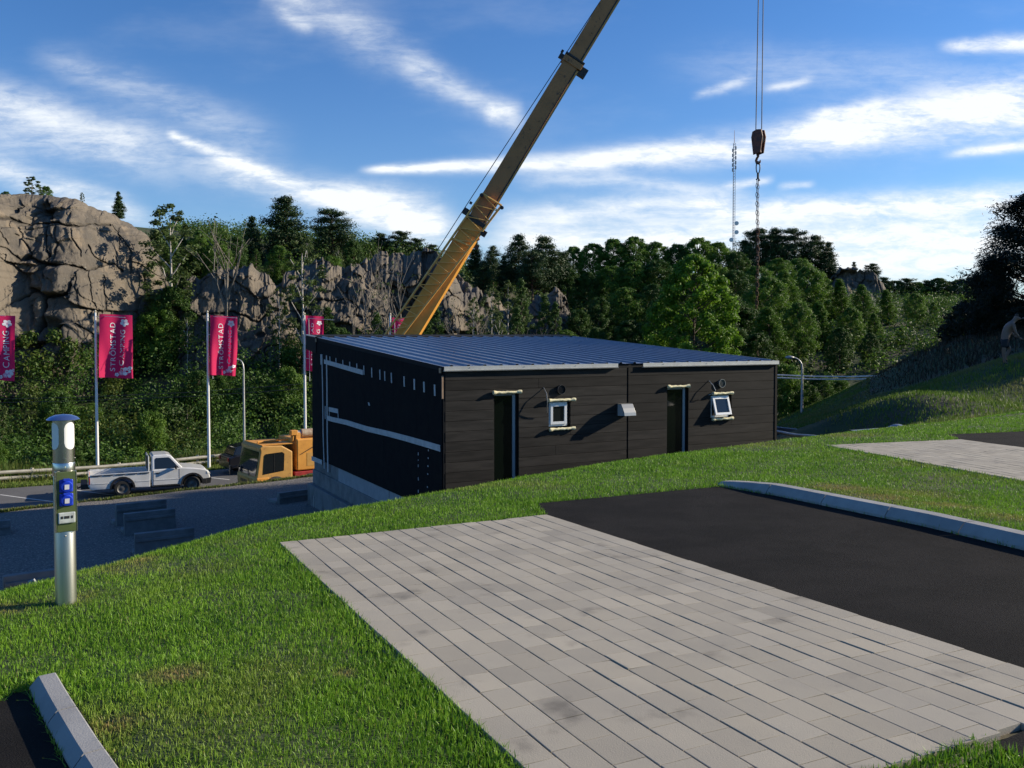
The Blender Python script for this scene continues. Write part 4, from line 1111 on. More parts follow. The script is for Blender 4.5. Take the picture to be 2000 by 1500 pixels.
for sgn in (-1, 1):
    s_ = MB(); s_.prism(sidep, sgn * .84, sgn * .77); q = s_.build('bed_side', 'car_white', pk, bevel=.02, seg=2)
    r_ = MB(); r_.b2((-1.27, sgn * .845 - .02, .985), (1.12, sgn * .845 + .02, 1.02)); r_.build('bed_rail', 'car_white', q, bevel=.01)
    hk = MB(); 
    for k in range(5): hk.b2((-1.2 + k * .47, sgn * .855 - .012, .945), (-.82 + k * .47, sgn * .855 + .012, .968))
    hk.build('tie_rail', 'steel_dark', q)
    [MB().b2((x0, sgn * .842 - .008, .60), (x1, sgn * .842 + .008, .635)).build('side_moulding', 'car_white', q) for x0, x1 in ((-1.2, -.52), (.52, 1.1))]
    tl = MB(); tl.b2((-1.315, sgn * .80 - .045, .60), (-1.26, sgn * .80 + .045, .93)); tl.build('tail_light', 'red_lens', q, bevel=.01)
    for (cx, r0, a0, a1) in ((0, .45, -.15, pi + .1), (2.85, .43, -.1, pi + .1)):
        o_ = arc(cx, .36, r0 + .06, a0, a1); i_ = arc(cx, .36, r0 - .015, a1, a0); MB().prism(o_ + i_, sgn * .84, sgn * .872).build('fender_flare', 'black_plastic', pk)
    dr = MB(); y_ = sgn * .842
    for (x0, x1, z0, z1) in ((1.235, 1.245, .40, 1.05), (2.30, 2.31, .44, 1.05)): dr.b2((x0, y_ - .004, z0), (x1, y_ + .004, z1))
    dr.b2((1.34, y_ - .016, .90), (1.50, y_ + .016, .945)); dr.b2((1.20, y_ - .01, .36), (2.30, y_ + .006, .40)); dr.build('door_trim', 'black_plastic', body)
    m2 = MB(); m2.b2((1.25, y_ - .008, .60), (2.29, y_ + .008, .635)); m2.build('side_moulding', 'car_white', body)
    mi_ = MB(); mi_.box((2.16, sgn * .93, 1.14), (.07, .16, .17)); mi_.build('mirror', 'black_plastic', body, bevel=.02)
    hl = MB(); hl.add([(3.585, sgn * .50, .74), (3.585, sgn * .80, .74), (3.45, sgn * .845, .76), (3.40, sgn * .83, .90), (3.50, sgn * .52, .88)], [(0, 1, 2, 3, 4)]); h_ = hl.build('headlight', 'lens_clear', body, fixn=False); h_.location = (.035, sgn * .012, .008)
bf = MB(); bf.b2((-1.26, -.765, .50), (1.11, .765, .56)); bf.build('bed_floor', 'steel_dark', pk)
tg = MB(); tg.b2((-1.33, -.765, .48), (-1.285, .765, 1.0)); tg.build('tailgate', 'car_white', pk, bevel=.015)
un = MB(); un.b2((-1.1, -.55, .30), (3.3, .55, .48)); un.b2((1.15, -.7, .26), (2.36, .7, .34)); un.build('chassis', 'black_plastic', pk)
fb = MB(); fb.prism([(3.40, .30), (3.62, .34), (3.66, .56), (3.58, .58), (3.42, .56)], -.86, .86); fb.b2((3.30, -.87, .32), (3.45, -.845, .56)); fb.build('front_bumper', 'black_plastic', pk, bevel=.03)
rb_ = MB(); rb_.b2((-1.62, -.72, .40), (-1.36, .72, .62)); rb_.b2((-1.40, -.3, .34), (-1.1, .3, .46)); rb_.tube([(-1.60, .0, .42), (-1.74, 0, .36), (-1.78, 0, .46)], .04, 8); rb_.build('rear_bumper', 'black_plastic', pk, bevel=.03)
def wheel(parent, x, y, r, w, steer=0, tyre='black_rubber', rim='rim_grey'):
    e = MB(); s = 1 if y > 0 else -1
    e.lathe([(r * .62, -w / 2), (r * .9, -w / 2), (r, -w / 2 + .03), (r, w / 2 - .03), (r * .9, w / 2), (r * .62, w / 2)], 30, (0, 0, 0), 0, 'y', caps=False)
    o = e.build('wheel', tyre, parent, smooth=True, angle=35); o.location = (x, y, r); o.rotation_euler = (0, 0, steer)
    m_ = MB(); m_.lathe([(r * .63, s * w * .5), (r * .58, s * w * .40), (r * .42, s * w * .30), (r * .26, s * w * .36), (r * .10, s * w * .42), (0, s * w * .42)], 24, (0, 0, 0), 0, 'y', caps=False)
    m_.lathe([(r * .635, -w * .45), (r * .635, w * .5)], 24, (0, 0, 0), 0, 'y', caps=False)
    m_.build('rim', rim, o, smooth=True); return o
for y in (-.74, .74):
    wheel(pk, 0, y, .345, .20); wheel(pk, 2.85, y, .345, .20, rad(-12))

# dark car behind the crane cab
c0 = on_low(437, 935, 45.5)
dc = thing('parked_car', 'dark blue car half hidden behind the yellow crane cab', 'car', c0, math.atan2(LOTH.y, LOTH.x))
cp_ = [(0, .35), (.35, .35)] + arc(.85, .33, .36, pi, 0, 8) + [(2.9, .35)] + arc(3.35, .33, .36, pi, 0, 8) + [(4.2, .38), (4.22, .75), (3.9, .92), (3.0, 1.0), (.4, 1.02), (.02, .9)]
MB().prism(cp_, -.85, .85).build('body', 'car_dark', dc, bevel=.06, seg=3)
cg = [(.25, 1.0), (3.1, 1.0), (2.4, 1.45), (1.0, 1.52), (.45, 1.40)]
vs = []
for sgn in (-1, 1):
    for x, z in cg: vs.append((x, sgn * (.83 - .22 * (z - 1) / .5), z))
n = 5
MB().add(vs, [tuple(range(n)), tuple(range(2 * n - 1, n - 1, -1))] + [(k, n + k, n + (k + 1) % n, (k + 1) % n) for k in range(n)]).build('cabin', 'dark_glass', dc, bevel=.04)
for x in (.85, 3.35):
    for y in (-.76, .76): wheel(dc, x, y, .33, .2)
for sgn in (-1, 1): MB().box((.01, sgn * .68, .80), (.06, .25, .16)).build('tail_light', 'red_lens', dc, bevel=.01)

# ================================================================== mobile crane
cz = float(low(np.array([-9.0]), np.array([41.0]))[0]) + .03
CO = Vector((-11.55, 38.35)); CA = math.atan2(-LOTH.y, -LOTH.x)
crane = thing('mobile_crane', 'yellow mobile crane with its long boom raised behind the black cabin', 'mobile crane', (CO.x, CO.y, cz), CA)
def to_c(p):                        # world point into the crane's frame
    v = Vector(p) - Vector((CO.x, CO.y, cz)); return Matrix.Rotation(-CA, 3, 'Z') @ v
cbp = [(0, .55), (.03, 1.05), (-.03, 1.12), (-.20, 2.22), (-.16, 2.36), (-.30, 2.44), (-1.15, 2.40), (-1.62, 2.12), (-1.62, .75), (-1.45, .55)]
cab = MB().prism(cbp, -1.2, 1.2).build('cab', 'crane_cab', crane, bevel=.05, seg=3)
w_ = MB(); w_.add([(-.025, -1.08, 1.14), (-.025, 1.08, 1.14), (-.195, 1.05, 2.18), (-.195, -1.05, 2.18)], [(0, 1, 2, 3)]); o = w_.build('windscreen', 'dark_glass', cab, fixn=False); o.location = (.022, 0, .004)
w_ = MB(); w_.add([(-.30, 1.215, 1.22), (-1.22, 1.215, 1.32), (-1.25, 1.215, 2.05), (-1.15, 1.215, 2.13), (-.42, 1.215, 2.09), (-.36, 1.215, 2.02)], [tuple(range(6))]); w_.build('side_window', 'dark_glass', cab, fixn=False)
MB().b2((-.80, 1.216, 1.28), (-.785, 1.225, 2.08)).build('window_bar', 'steel_dark', cab)
MB().b2((.03, -.75, .68), (.045, .35, .98)).build('sign_plate', 'crane_yellow', cab)
tx_ = MB(); xs_ = -.66
for w in (.10, .12, .08, .14, .10, .12): tx_.b2((.046, xs_, .76), (.05, xs_ + w, .90)); xs_ += w + .045
tx_.build('plate_lettering', 'black_plastic', cab)
MB().b2((-.02, -1.23, .42), (.06, 1.23, .62)).build('bumper', 'crane_cab', cab, bevel=.02)
for y in (-.5, .35):
    MB().tube([(.03, y, 1.12), (-.02, y - .3, 1.34)], .014, 5).build('wiper', 'black_plastic', cab)
MB().b2((-1.66, -1.1, 2.44), (-.3, 1.1, 2.47)).tube([(-.35, .4, 2.52), (-1.3, .4, 2.54)], .05, 8).build('roof_rail', 'crane_yellow', cab)
MB().tube([(.0, -1.2, 1.35), (.22, -1.42, 1.25)], .02, 6).box((.24, -1.45, 1.15), (.06, .18, .4)).build('mirror', 'black_plastic', cab)
MB().lathe([(.0, 0), (.17, .0), (.17, .38), (.14, .42), (0, .42)], 14, (-.62, 1.40, .62), caps=False).build('air_filter', 'black_plastic', cab, smooth=True)
MB().b2((-.55, 1.19, .66), (-.02, 1.235, 1.08)).build('step_panel', 'crane_yellow', cab, bevel=.02)
MB().b2((-.75, 1.22, .60), (-.98, 1.24, .78)).build('badge', 'flag_white', cab)
MB().tube([(-1.72, .9, 2.5), (-1.74, .92, 2.75), (-1.70, .9, 2.96)], .09, 8).box((-1.78, .92, 2.9), (.30, .26, .22)).box((-1.95, .92, 2.72), (.22, .22, .35)).build('winch_bracket', 'crane_yellow', crane, bevel=.02)
MB().tube([(-1.6, .75, 2.60), (-1.05, .75, 2.62)], .045, 8).build('tool_rod', 'crane_yellow', crane, smooth=True)
hs_ = MB(); hs_.b2((-5.2, -1.05, 1.25), (-1.84, 1.15, 2.62)); hous = hs_.build('superstructure', 'crane_yellow', crane, bevel=.05, seg=2)
MB().b2((-2.72, 1.152, 1.42), (-2.3, 1.158, 2.0)).build('hatch', 'crane_cab', hous)
MB().tube([(-2.0, 1.16, 1.95), (-2.6, 1.17, 2.25)], .014, 5).build('grab_rail', 'steel_dark', hous)
MB().b2((-2.85, 1.152, 1.95), (-2.6, 1.165, 2.45)).build('grille', 'rust', hous)
MB().lathe([(.0, 0), (.19, .0), (.19, .5), (.21, .52), (.21, .60), (.19, .62), (.19, 1.3), (0, 1.3)], 16, (-3.5, .75, 2.83), 0, 'x', caps=False).build('cylinder', 'hook_cream', crane, smooth=True)
MB().lathe([(.0, 0), (.13, .0), (.13, .6), (0, .6)], 12, (-2.35, .75, 2.83), 0, 'x', caps=False).build('piston', 'galv', crane, smooth=True)
MB().b2((-6.8, -1.2, .80), (-1.72, 1.2, 1.20)).build('frame', 'crane_red', crane, bevel=.02)
MB().b2((-6.8, 1.18, .66), (-2.1, 1.23, .78)).build('side_stripe', 'white_paint', crane)
MB().b2((-9.6, -1.2, .7), (-6.82, 1.2, 1.35)).build('rear_deck', 'crane_yellow', crane, bevel=.03)
for x in (-.85, -2.45, -6.2, -7.8):
    for y in (-1.02, 1.02): wheel(crane, x, y, .56, .40)
F0, T0 = W(689, 832, 41.5), W(1480, -475, 40.0)
ex = (T0 - F0).normalized(); view = ((F0 + T0) / 2).normalized(); n1 = ex.cross(view).normalized(); n2 = n1.cross(ex).normalized()
if n2.dot(view) > 0: n2 = -n2          # n2 looks to the camera
if n1.x < 0: n1 = -n1                  # n1 runs to the right
BL = (T0 - F0).length
Bend = Matrix((n1, n2, ex)).transposed()
def sect(s0, s1, wd0, wd1, th, name, m, parent=crane):
    """box section of the boom with rounded lower edge"""
    vs = []
    for s, w in ((s0, wd0), (s1, wd1)):
        c = F0 + ex * (BL * s)
        for a, b in ((-w / 2, -th / 2), (w / 2 - .10, -th / 2), (w / 2, -th / 2 + .16), (w / 2, th / 2 - .16), (w / 2 - .10, th / 2), (-w / 2, th / 2)):
            vs.append(to_c(c + n1 * a + n2 * b))
    n = 6; fs = [tuple(range(n)), tuple(range(2 * n - 1, n - 1, -1))] + [(k, n + k, n + (k + 1) % n, (k + 1) % n) for k in range(n)]
    return MB().add(vs, fs).build(name, m, parent, bevel=.015)
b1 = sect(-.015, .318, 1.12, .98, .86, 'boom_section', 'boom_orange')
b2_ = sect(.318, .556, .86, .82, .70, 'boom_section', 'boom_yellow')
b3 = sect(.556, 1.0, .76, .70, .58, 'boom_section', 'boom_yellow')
for bs, (s0, s1, w) in ((b1, (.05, .315, .99)), (b2_, (.32, .55, .83)), (b3, (.56, .99, .72))):
    rl = MB()                           # dark slot and pale lower flange along the underside edge
    for (o1, o2, ww, hh, mi) in ((w / 2 - .105, .012, .05, .02, 0), (w / 2 - .03, -.02, .085, .03, 1)):
        th = {b1: .86, b2_: .70, b3: .58}[bs]
        a, b = F0 + ex * (BL * s0), F0 + ex * (BL * s1); vs = []
        for p in (a, b):
            for q1, q2 in ((-ww / 2, 0), (ww / 2, 0), (ww / 2, hh), (-ww / 2, hh)): vs.append(to_c(p + n1 * (o1 + q1) + n2 * (th / 2 + o2 - .01 + q2)))
        rl.add(vs, [(0, 1, 2, 3), (4, 5, 6, 7), (0, 1, 5, 4), (1, 2, 6, 5), (2, 3, 7, 6), (3, 0, 4, 7)], mi)
    if bs is not b1: rl.build('edge_flange', ['steel_dark', 'crane_cab'], bs)
def collar(s, w, th, ln, m, par, skew=0.0):
    vs = []
    for k in (-.5, .5):
        for a, b in ((-w / 2, -th / 2), (w / 2, -th / 2), (w / 2, th / 2), (-w / 2, th / 2)):
            c = F0 + ex * (BL * s + k * ln + skew * (-a)); vs.append(to_c(c + n1 * a + n2 * b))
    return MB().add(vs, [(0, 1, 2, 3), (4, 5, 6, 7), (0, 1, 5, 4), (1, 2, 6, 5), (2, 3, 7, 6), (3, 0, 4, 7)]).build('collar', m, par, bevel=.02)
collar(.318, 1.06, .96, .22, 'steel_dark', b1); collar(.300, 1.10, .92, .10, 'crane_yellow', b1); collar(.556, .96, .80, .28, 'boom_yellow', b2_); collar(.562, 1.0, .76, .10, 'steel_dark', b2_)
for s, a, sz in ((.556, -.58, .22), (.562, -.66, .12), (.553, .60, .40), (.322, -.62, .30), (.335, -.66, .12), (.31, .55, .28), (.29, .60, .2)):
    MB().box(to_c(F0 + ex * (BL * s) + n1 * a + n2 * .1), (sz, sz, sz), Matrix.Rotation(-CA, 3, 'Z') @ Bend).build('boom_fitting', 'steel_dark', b2_)
hol = MB()
for s, a in ((.60, .05), (.455, -.1), (.47, .08), (.68, .0), (.15, -.2), (.22, .25), (.10, .1)):
    c = F0 + ex * (BL * s) + n1 * a + n2 * ((.29 if s > .556 else .35 if s > .318 else .43) + .004); hol.box(to_c(c), (.05, .05, .012), Matrix.Rotation(-CA, 3, 'Z') @ Bend)
hol.build('bolt_hole', 'steel_dark', b2_)
# stowed lattice jib on the near side of the boom
def jib_pt(t, u, dd=0.0):
    l0, l1, r0, r1 = (742, 668), (941.6, 377.6), (776, 668), (980, 401.6)
    px = (l0[0] + (l1[0] - l0[0]) * t) * (1 - u) + (r0[0] + (r1[0] - r0[0]) * t) * u; py = (l0[1] + (l1[1] - l0[1]) * t) * (1 - u) + (r0[1] + (r1[1] - r0[1]) * t) * u
    return to_c(W(px, py, 40.65 - .2 * t + dd))
jb = MB()
for u, dd in ((0, 0), (1, 0), (0.02, .42), (.98, .42)): jb.tube([jib_pt(0, u, dd), jib_pt(1, u, dd)], .045, 7)
for k in range(13):
    t0, t1 = k / 13, (k + 1) / 13
    jb.tube([jib_pt(t0, 0), jib_pt(t0 + .5 / 13, 1)], .023, 5).tube([jib_pt(t0 + .5 / 13, 1), jib_pt(t1, 0)], .023, 5)
    jb.tube([jib_pt(t0, 1, 0), jib_pt(t0, 1, .42)], .02, 5).tube([jib_pt(t0, 0, 0), jib_pt(t0, 0, .42)], .02, 5)
    jb.tube([jib_pt(t0, 0, .42), jib_pt(t0 + .5 / 13, 1, .42)], .02, 5)
for t in (.70, 1.0): jb.tube([jib_pt(t, 0), jib_pt(t, 1)], .05, 6)
jb.build('lattice_jib', 'crane_lattice', crane)
for t, u in ((.80, 1.06), (.99, 1.06), (.99, .02)):
    MB().tube([jib_pt(t, u, -.1), jib_pt(t, u, .5)], .09, 8).build('jib_pin', 'steel_dark', crane)
rope_t = W(1174, 0, 40.6)
dr_ = (rope_t - W(862, 478, 41.0)); MB().tube([to_c(W(838, 514, 41.1)), to_c(W(905, 410, 40.95)), to_c(rope_t), to_c(rope_t + dr_ * .85)], .019, 5).build('hoist_rope', 'rope_steel', crane)
tipo = MB().box(to_c(T0 + ex * .2), (.9, .6, .7), Matrix.Rotation(-CA, 3, 'Z') @ Bend).build('boom_head', 'boom_yellow', crane, bevel=.05)
for (pa, pb) in (((1476.3, 256), (1481.5, -20)), ((1487.6, 256), (1490.8, -20))):
    a, b = W(*pa, 40.0), W(*pb, 40.0); MB().tube([to_c(a), to_c(b), to_c(b + (b - a).normalized() * 10.5)], .022, 6).build('load_rope', 'rope_steel', crane)

# hook block and chain
PXM = 40.0 / F
hk0 = W(1481, 278, 40.0)
hkb = thing('hook_block', 'dark red and cream crane hook block hanging from two ropes', 'hook block', hk0, rad(-46))
def hp(px, py): return ((px - 1481) * PXM, -(py - 278) * PXM)
outl = [hp(*p) for p in ((1472, 257), (1481, 254), (1491, 255), (1494, 268), (1489.5, 299), (1474, 302), (1469.5, 268))]
MB().prism(outl, -.17, -.11).build('cheek_plate', 'hook_red', hkb, bevel=.012); MB().prism(outl, .11, .17).build('cheek_plate', 'hook_red', hkb, bevel=.012)
for y in (-.06, .06): MB().lathe([(.0, -.04), (.24, -.04), (.20, 0), (.24, .04), (.0, .04)], 20, (0, y, .12), 0, 'y', caps=False).build('sheave', 'hook_cream', hkb, smooth=True)
MB().box((0, 0, -.40), (.30, .20, .16)).build('cross_head', 'hook_red', hkb, bevel=.02)
hkp = [(.0, 0, -.46), (.0, 0, -.62), (-.06, 0, -.70), (-.10, 0, -.80), (-.06, 0, -.92), (.03, 0, -.95), (.10, 0, -.88), (.11, 0, -.80)]
MB().tube(hkp, [.06, .055, .055, .06, .062, .055, .04, .02], 8).build('hook', 'rust', hkb, smooth=True)
cs0 = hk0 + Vector((0, 0, -.80))
sl_ = thing('chain_sling', 'rusty chain sling hanging below the crane hook', 'chain', cs0)
lp = [(.085 * cos(a) * (1), 0, -.32 + .27 * sin(a) * (1)) for a in np.linspace(0, 2 * pi, 17)]
MB().tube(lp, .026, 7, caps=False).build('ring', 'steel_dark', sl_, smooth=True)
MB().tube([(0, 0, -.58), (0, 0, -.80)], .05, 7).tube([(-.06, .03, -.88), (.0, .0, -.78), (.07, 0, -.92)], .045, 6).build('shackle', 'steel_dark', sl_, smooth=True)
ch = MB(); zc = -.84; k = 0
while zc > -6.6:
    L_ = .20; w = .042
    for off in (-.028, .03):
        axv = Vector((1, 0, 0)) if k % 2 else Vector((.3, .95, 0)); c = Vector((off + .02 * sin(zc * 1.1) , 0, zc - L_ * .5 - (.05 if off > 0 else 0)))
        lp = [c + axv * (w * cos(a)) + Vector((0, 0, (L_ * .58) * sin(a))) for a in np.linspace(0, 2 * pi, 9)]; ch.tube(lp, .015, 4, caps=False)
    zc -= L_; k += 1
ch.build('chain', 'rust', sl_)

# ================================================================== telecom mast
mt0 = W(1431, 486, 420); mtop = W(1434, 262, 420); mh = mtop.z - mt0.z + 6
ms = thing('radio_mast', 'tall thin lattice radio mast on the far wooded ridge', 'mast', (mt0.x + .4, 420, mt0.z - 6))
lt = MB()
for a in (90, 210, 330):
    c = Vector((cos(rad(a)), sin(rad(a)), 0)) * .62; lt.tube([c, c + Vector((0, 0, mh * .93))], .09, 5)
for k in range(44):
    z0, z1 = mh * .93 * k / 44, mh * .93 * (k + 1) / 44
    for a, b in ((90, 210), (210, 330), (330, 90)):
        p = Vector((cos(rad(a)), sin(rad(a)), 0)) * .62; q = Vector((cos(rad(b)), sin(rad(b)), 0)) * .62; lt.tube([p + Vector((0, 0, z0)), q + Vector((0, 0, z1))], .05, 4)
lt.build('lattice', 'mast', ms)
MB().tube([(0, 0, mh * .93), (0, 0, mh * 1.03)], [.14, .08], 6).build('antenna', 'mast_red', ms)
for k in range(10):
    z = mh * (.72 + .019 * k); MB().box((.7 if k % 2 else -.7, 0, z), (.55, .5, 1.6)).build('panel_antenna', 'mast', ms)
for z, s in ((.30, 1), (.23, 1), (.17, -1)):
    MB().lathe([(.0, -.3), (1.0, -.25), (1.0, .25), (0, .3)], 14, (1.2 * s, -.6, mh * z), 0, 'y', caps=False).build('dish', 'white_paint', ms, smooth=True)

# ================================================================== rocks
def rock_grid(name, PXs, Ts, ytop, ybot, depth, label, cat, amp=1.0, scale=1.0, seed=0, back=6.0, structure=True, feat=None, cw=1.0, fk=1.0, jag=16.0):
    """rock face between two skylines, broken by joints; leans back over its top"""
    nu, nv = PXs, Ts
    u = np.linspace(0, 1, nu); v = np.linspace(0, 1.28, nv); U_, V_ = np.meshgrid(u, v)
    px = PX0 + (PX1 - PX0) * U_
    yt, yb = ytop(px) + jag * (vnoise(px * .045 + seed, px * 0, 0, seed) + .6 * vnoise(px * .13, px * 0, 0, seed + 1) + .3 * vnoise(px * .4, px * 0, 0, seed + 2) - .95), ybot(px); t = np.minimum(V_, 1.0)
    py = yb + (yt - yb) * (1 - (1 - t) ** 1.25)
    d = depth(px, t) + np.maximum(V_ - 1, 0) / .28 * back
    a = (px - CX) / F; b_ = -(py - PY) / F
    yy = cos(PITCH) + b_ * sin(PITCH); zz = -sin(PITCH) + b_ * cos(PITCH)
    X_, Z_ = a / yy * d, zz / yy * d
    Z_ = Z_ - np.maximum(V_ - 1, 0) / .28 * back * .12
    s = scale
    wx = X_ + 2.0 * (fbm(X_ * .3 * s, Z_ * .3 * s, 1, 3, seed) - .5); wz = Z_ + 2.0 * (fbm(X_ * .3 * s, Z_ * .3 * s, 5, 3, seed + 3) - .5)
    d1, d2, cid = voro(wx * .20 * s, wz * .16 * s, seed); e1, e2, cid2 = voro(wx * .55 * s + 9, wz * .34 * s, seed + 5)
    g1, g2, cid3 = voro(wx * 1.3 * s + 3, wz * .8 * s, seed + 11)
    crack = np.maximum((1 - sstep(.0, .05, d2 - d1)) * .95, (1 - sstep(.0, .06, e2 - e1)) * .65 * (cid2 > .42))
    crack *= .75 * sstep(.42, .56, fbm(X_ * .22, Z_ * .22, 3, 3, seed + 8))
    l1 = np.abs(fbm(X_ * .11 * s, Z_ * .17 * s, 2, 4, seed + 20) - .5); l2 = np.abs(fbm(X_ * .22 * s, Z_ * .07 * s, 7, 4, seed + 24) - .5); l3 = np.abs(fbm(X_ * .55 * s, Z_ * .4 * s, 9, 3, seed + 28) - .5)
    crack = np.maximum.reduce([crack, .95 * (1 - sstep(.002, .011, l1)), .8 * (1 - sstep(.002, .012, l2)) * sstep(.4, .6, fbm(X_ * .3, Z_ * .3, 1, 2, seed + 31)), .5 * (1 - sstep(.003, .014, l3))])
    crack = crack * cw; fd = 0
    if feat: fd, fc_ = feat(px, py); crack = np.maximum(crack, fc_)
    disp = fd + fk * (1.5 * facets(wx * .17 * s, wz * .20 * s, seed + 40, .9) + .75 * facets(wx * .5 * s, wz * .42 * s, seed + 41, .9) + .28 * facets(wx * 1.4 * s, wz * 1.1 * s, seed + 42, .8)) + .4 * (cid - .5) - .55 * crack + 1.1 * (fbm(X_ * .16 * s, Z_ * .16 * s, 0, 3, seed + 1) - .5) + .4 * (fbm(X_ * .7 * s, Z_ * .5 * s, 0, 5, seed + 2) - .5) + .25 * (fbm(X_ * 2.4 * s, Z_ * 1.6 * s, 0, 3, seed + 6) - .5)
    rim = sstep(0, .04, U_) * sstep(0, .04, 1 - U_)
    Y_ = d - amp * disp * (.3 + .7 * (1 - sstep(.90, 1.0, t)))
    i = np.arange(nu * nv).reshape(nv, nu)
    fq = np.stack([i[:-1, :-1], i[:-1, 1:], i[1:, 1:], i[1:, :-1]], -1).reshape(-1, 4)
    me = np_mesh(name, np.stack([X_, Y_, Z_], -1).reshape(-1, 3), fq, None, {'crack': np.clip(crack * (V_ < 1.02), 0, 1).ravel()}, smooth=True)
    o = link(name, me, ['rock']); 
    if structure: o['kind'] = 'structure'
    if label: tag(o, label, cat)
    return o
def interp(pts):
    xs = np.array([p[0] for p in pts], float); ys2 = np.array([p[1] for p in pts], float)
    return lambda x: np.interp(x, xs, ys2)
CRACKS = [([(-260, 440), (-120, 418), (0, 425), (30, 430), (60, 441), (100, 437), (165, 442), (225, 440)], 2.6), ([(-80, 440), (0, 475), (25, 492), (45, 510), (70, 505), (85, 513), (100, 516), (150, 522), (176, 528), (226, 517), (242, 531)], 3.6),
          ([(96, 395), (98, 430), (97, 470), (104, 500), (95, 515), (97, 575)], 2.6), ([(64, 564), (94, 579), (142, 573), (152, 558)], 3.2), ([(97, 580), (95, 620), (76, 662), (70, 720)], 3.4),
          ([(150, 440), (153, 470), (166, 503)], 2.0), ([(160, 600), (186, 605), (206, 611)], 2.2), ([(116, 440), (119, 480), (111, 512)], 1.5), ([(177, 484), (195, 506), (212, 517)], 2.2), ([(286, 540), (289, 590), (279, 650)], 2.2),
          ([(70, 568), (30, 590), (8, 602), (-60, 640)], 1.8), ([(25, 430), (18, 455), (30, 480)], 1.4), ([(200, 610), (190, 650), (165, 690)], 2.2), ([(-200, 500), (-120, 520), (-40, 505)], 2.4), ([(230, 440), (238, 480), (232, 520)], 1.5), ([(215, 540), (222, 590), (228, 640)], 1.6),
          ([(185, 530), (190, 560), (202, 600)], 1.3), ([(160, 530), (163, 570), (170, 600)], 1.2), ([(125, 640), (160, 630), (200, 655)], 2.4), ([(40, 440), (52, 470), (70, 500)], 1.2)]
def cliff_feat(px, py):
    wx_ = px + 9 * (fbm(px * .05, py * .05, 0, 4, 71) - .5); wy_ = py + 9 * (fbm(px * .05, py * .05, 4, 4, 75) - .5)
    cr = np.zeros(px.shape)
    for pts, w in CRACKS:
        d, _ = polydist(wx_, wy_, pts); w_ = w * (.35 + 1.1 * vnoise(px * .06, py * .06, 0, int(w * 100))); cr = np.maximum(cr, np.exp(-(d / np.maximum(w_ * .8, .3)) ** 2))
    # jutting block, hollows
    blk = sstep(96, 103, wx_) * (1 - sstep(137, 150, wx_)) * sstep(505, 530, wy_) * (1 - sstep(570, 576, wy_)); blk2 = sstep(62, 70, wx_) * (1 - sstep(92, 96, wx_)) * sstep(515, 535, wy_) * (1 - sstep(562, 570, wy_))
    hol = np.exp(-(((wx_ - 90) / 15) ** 2 + ((wy_ - 408) / 13) ** 2) ** 2) + .6 * np.exp(-(((wx_ - 28) / 12) ** 2 + ((wy_ - 412) / 8) ** 2) ** 2) + .8 * np.exp(-(((wx_ - 108) / 28) ** 2 + ((wy_ - 650) / 26) ** 2) ** 2)
    return 1.0 * blk + .6 * blk2 - 1.5 * hol - .25 * cr, .9 * cr
PX0, PX1 = -260, 372
rock_grid('rock_cliff', 420, 300, interp([(-260, 372), (-100, 376), (0, 382), (50, 380), (105, 381), (150, 391), (200, 409), (245, 431), (285, 458), (318, 496), (348, 555), (372, 640)]),
          interp([(-260, 775), (372, 775)]), lambda px, t: 61.0 + 9.0 * np.clip(px / 300, -.7, 2) + 2.4 * t + 3.0 * t ** 4 + np.maximum(0, (px - 265) / 60) ** 2 * 2.0 + .8 * np.sin(px * .03), None, None, 1.0, 1.0, 4, 10, feat=cliff_feat, cw=.35, fk=.95, jag=5.0)
PX0, PX1 = 352, 590
rock_grid('rock_outcrop', 220, 130, interp([(352, 575), (372, 548), (400, 535), (430, 528), (470, 522), (505, 525), (530, 540), (555, 570), (575, 600), (590, 640)]), interp([(352, 740), (590, 740)]),
          lambda px, t: 69 + 2.2 * (px - 352) / 238 + 2.5 * t + 2 * t ** 4, None, None, .75, 1.2, 21, 5)
PX0, PX1 = 545, 760
rock_grid('rock_outcrop', 220, 130, interp([(545, 560), (560, 535), (590, 516), (625, 503), (660, 514), (700, 520), (740, 535), (760, 560)]), interp([(545, 735), (760, 735)]),
          lambda px, t: 72.5 + 2.4 * (px - 545) / 215 + 3 * t + 2 * t ** 4, None, None, .85, 1.2, 33, 6)
PX0, PX1 = 690, 960
rock_grid('rock_outcrop', 260, 150, interp([(690, 540), (710, 515), (745, 497), (790, 488), (830, 492), (865, 505), (888, 530), (905, 575), (925, 570), (940, 600), (960, 680)]), interp([(690, 735), (960, 735)]),
          lambda px, t: 76 + 3.2 * (px - 690) / 270 + 3.5 * t + 2 * t ** 4 - 2.2 * np.exp(-((px - 868) / 28) ** 2), None, None, .9, 1.1, 45, 7)
PX0, PX1 = 345, 1000
rock_grid('rock_outcrop', 420, 110, interp([(345, 585), (400, 560), (470, 556), (540, 548), (600, 535), (680, 530), (760, 522), (830, 515), (900, 545), (960, 575), (1000, 600)]), interp([(345, 740), (1000, 740)]),
          lambda px, t: 79 + 3.5 * (px - 345) / 600 + 3 * t + 2 * t ** 4 + 1.5 * np.sin(px * .045), None, None, 1.1, .9, 81, 6)
PX0, PX1 = 1600, 1745
rock_grid('rock_outcrop', 120, 60, interp([(1600, 560), (1630, 535), (1660, 525), (1690, 528), (1712, 540), (1730, 562), (1745, 600)]), interp([(1600, 640), (1745, 640)]),
          lambda px, t: 138 + 5 * t, None, None, 1.4, .55, 57, 8)
PX0, PX1 = 1030, 1120
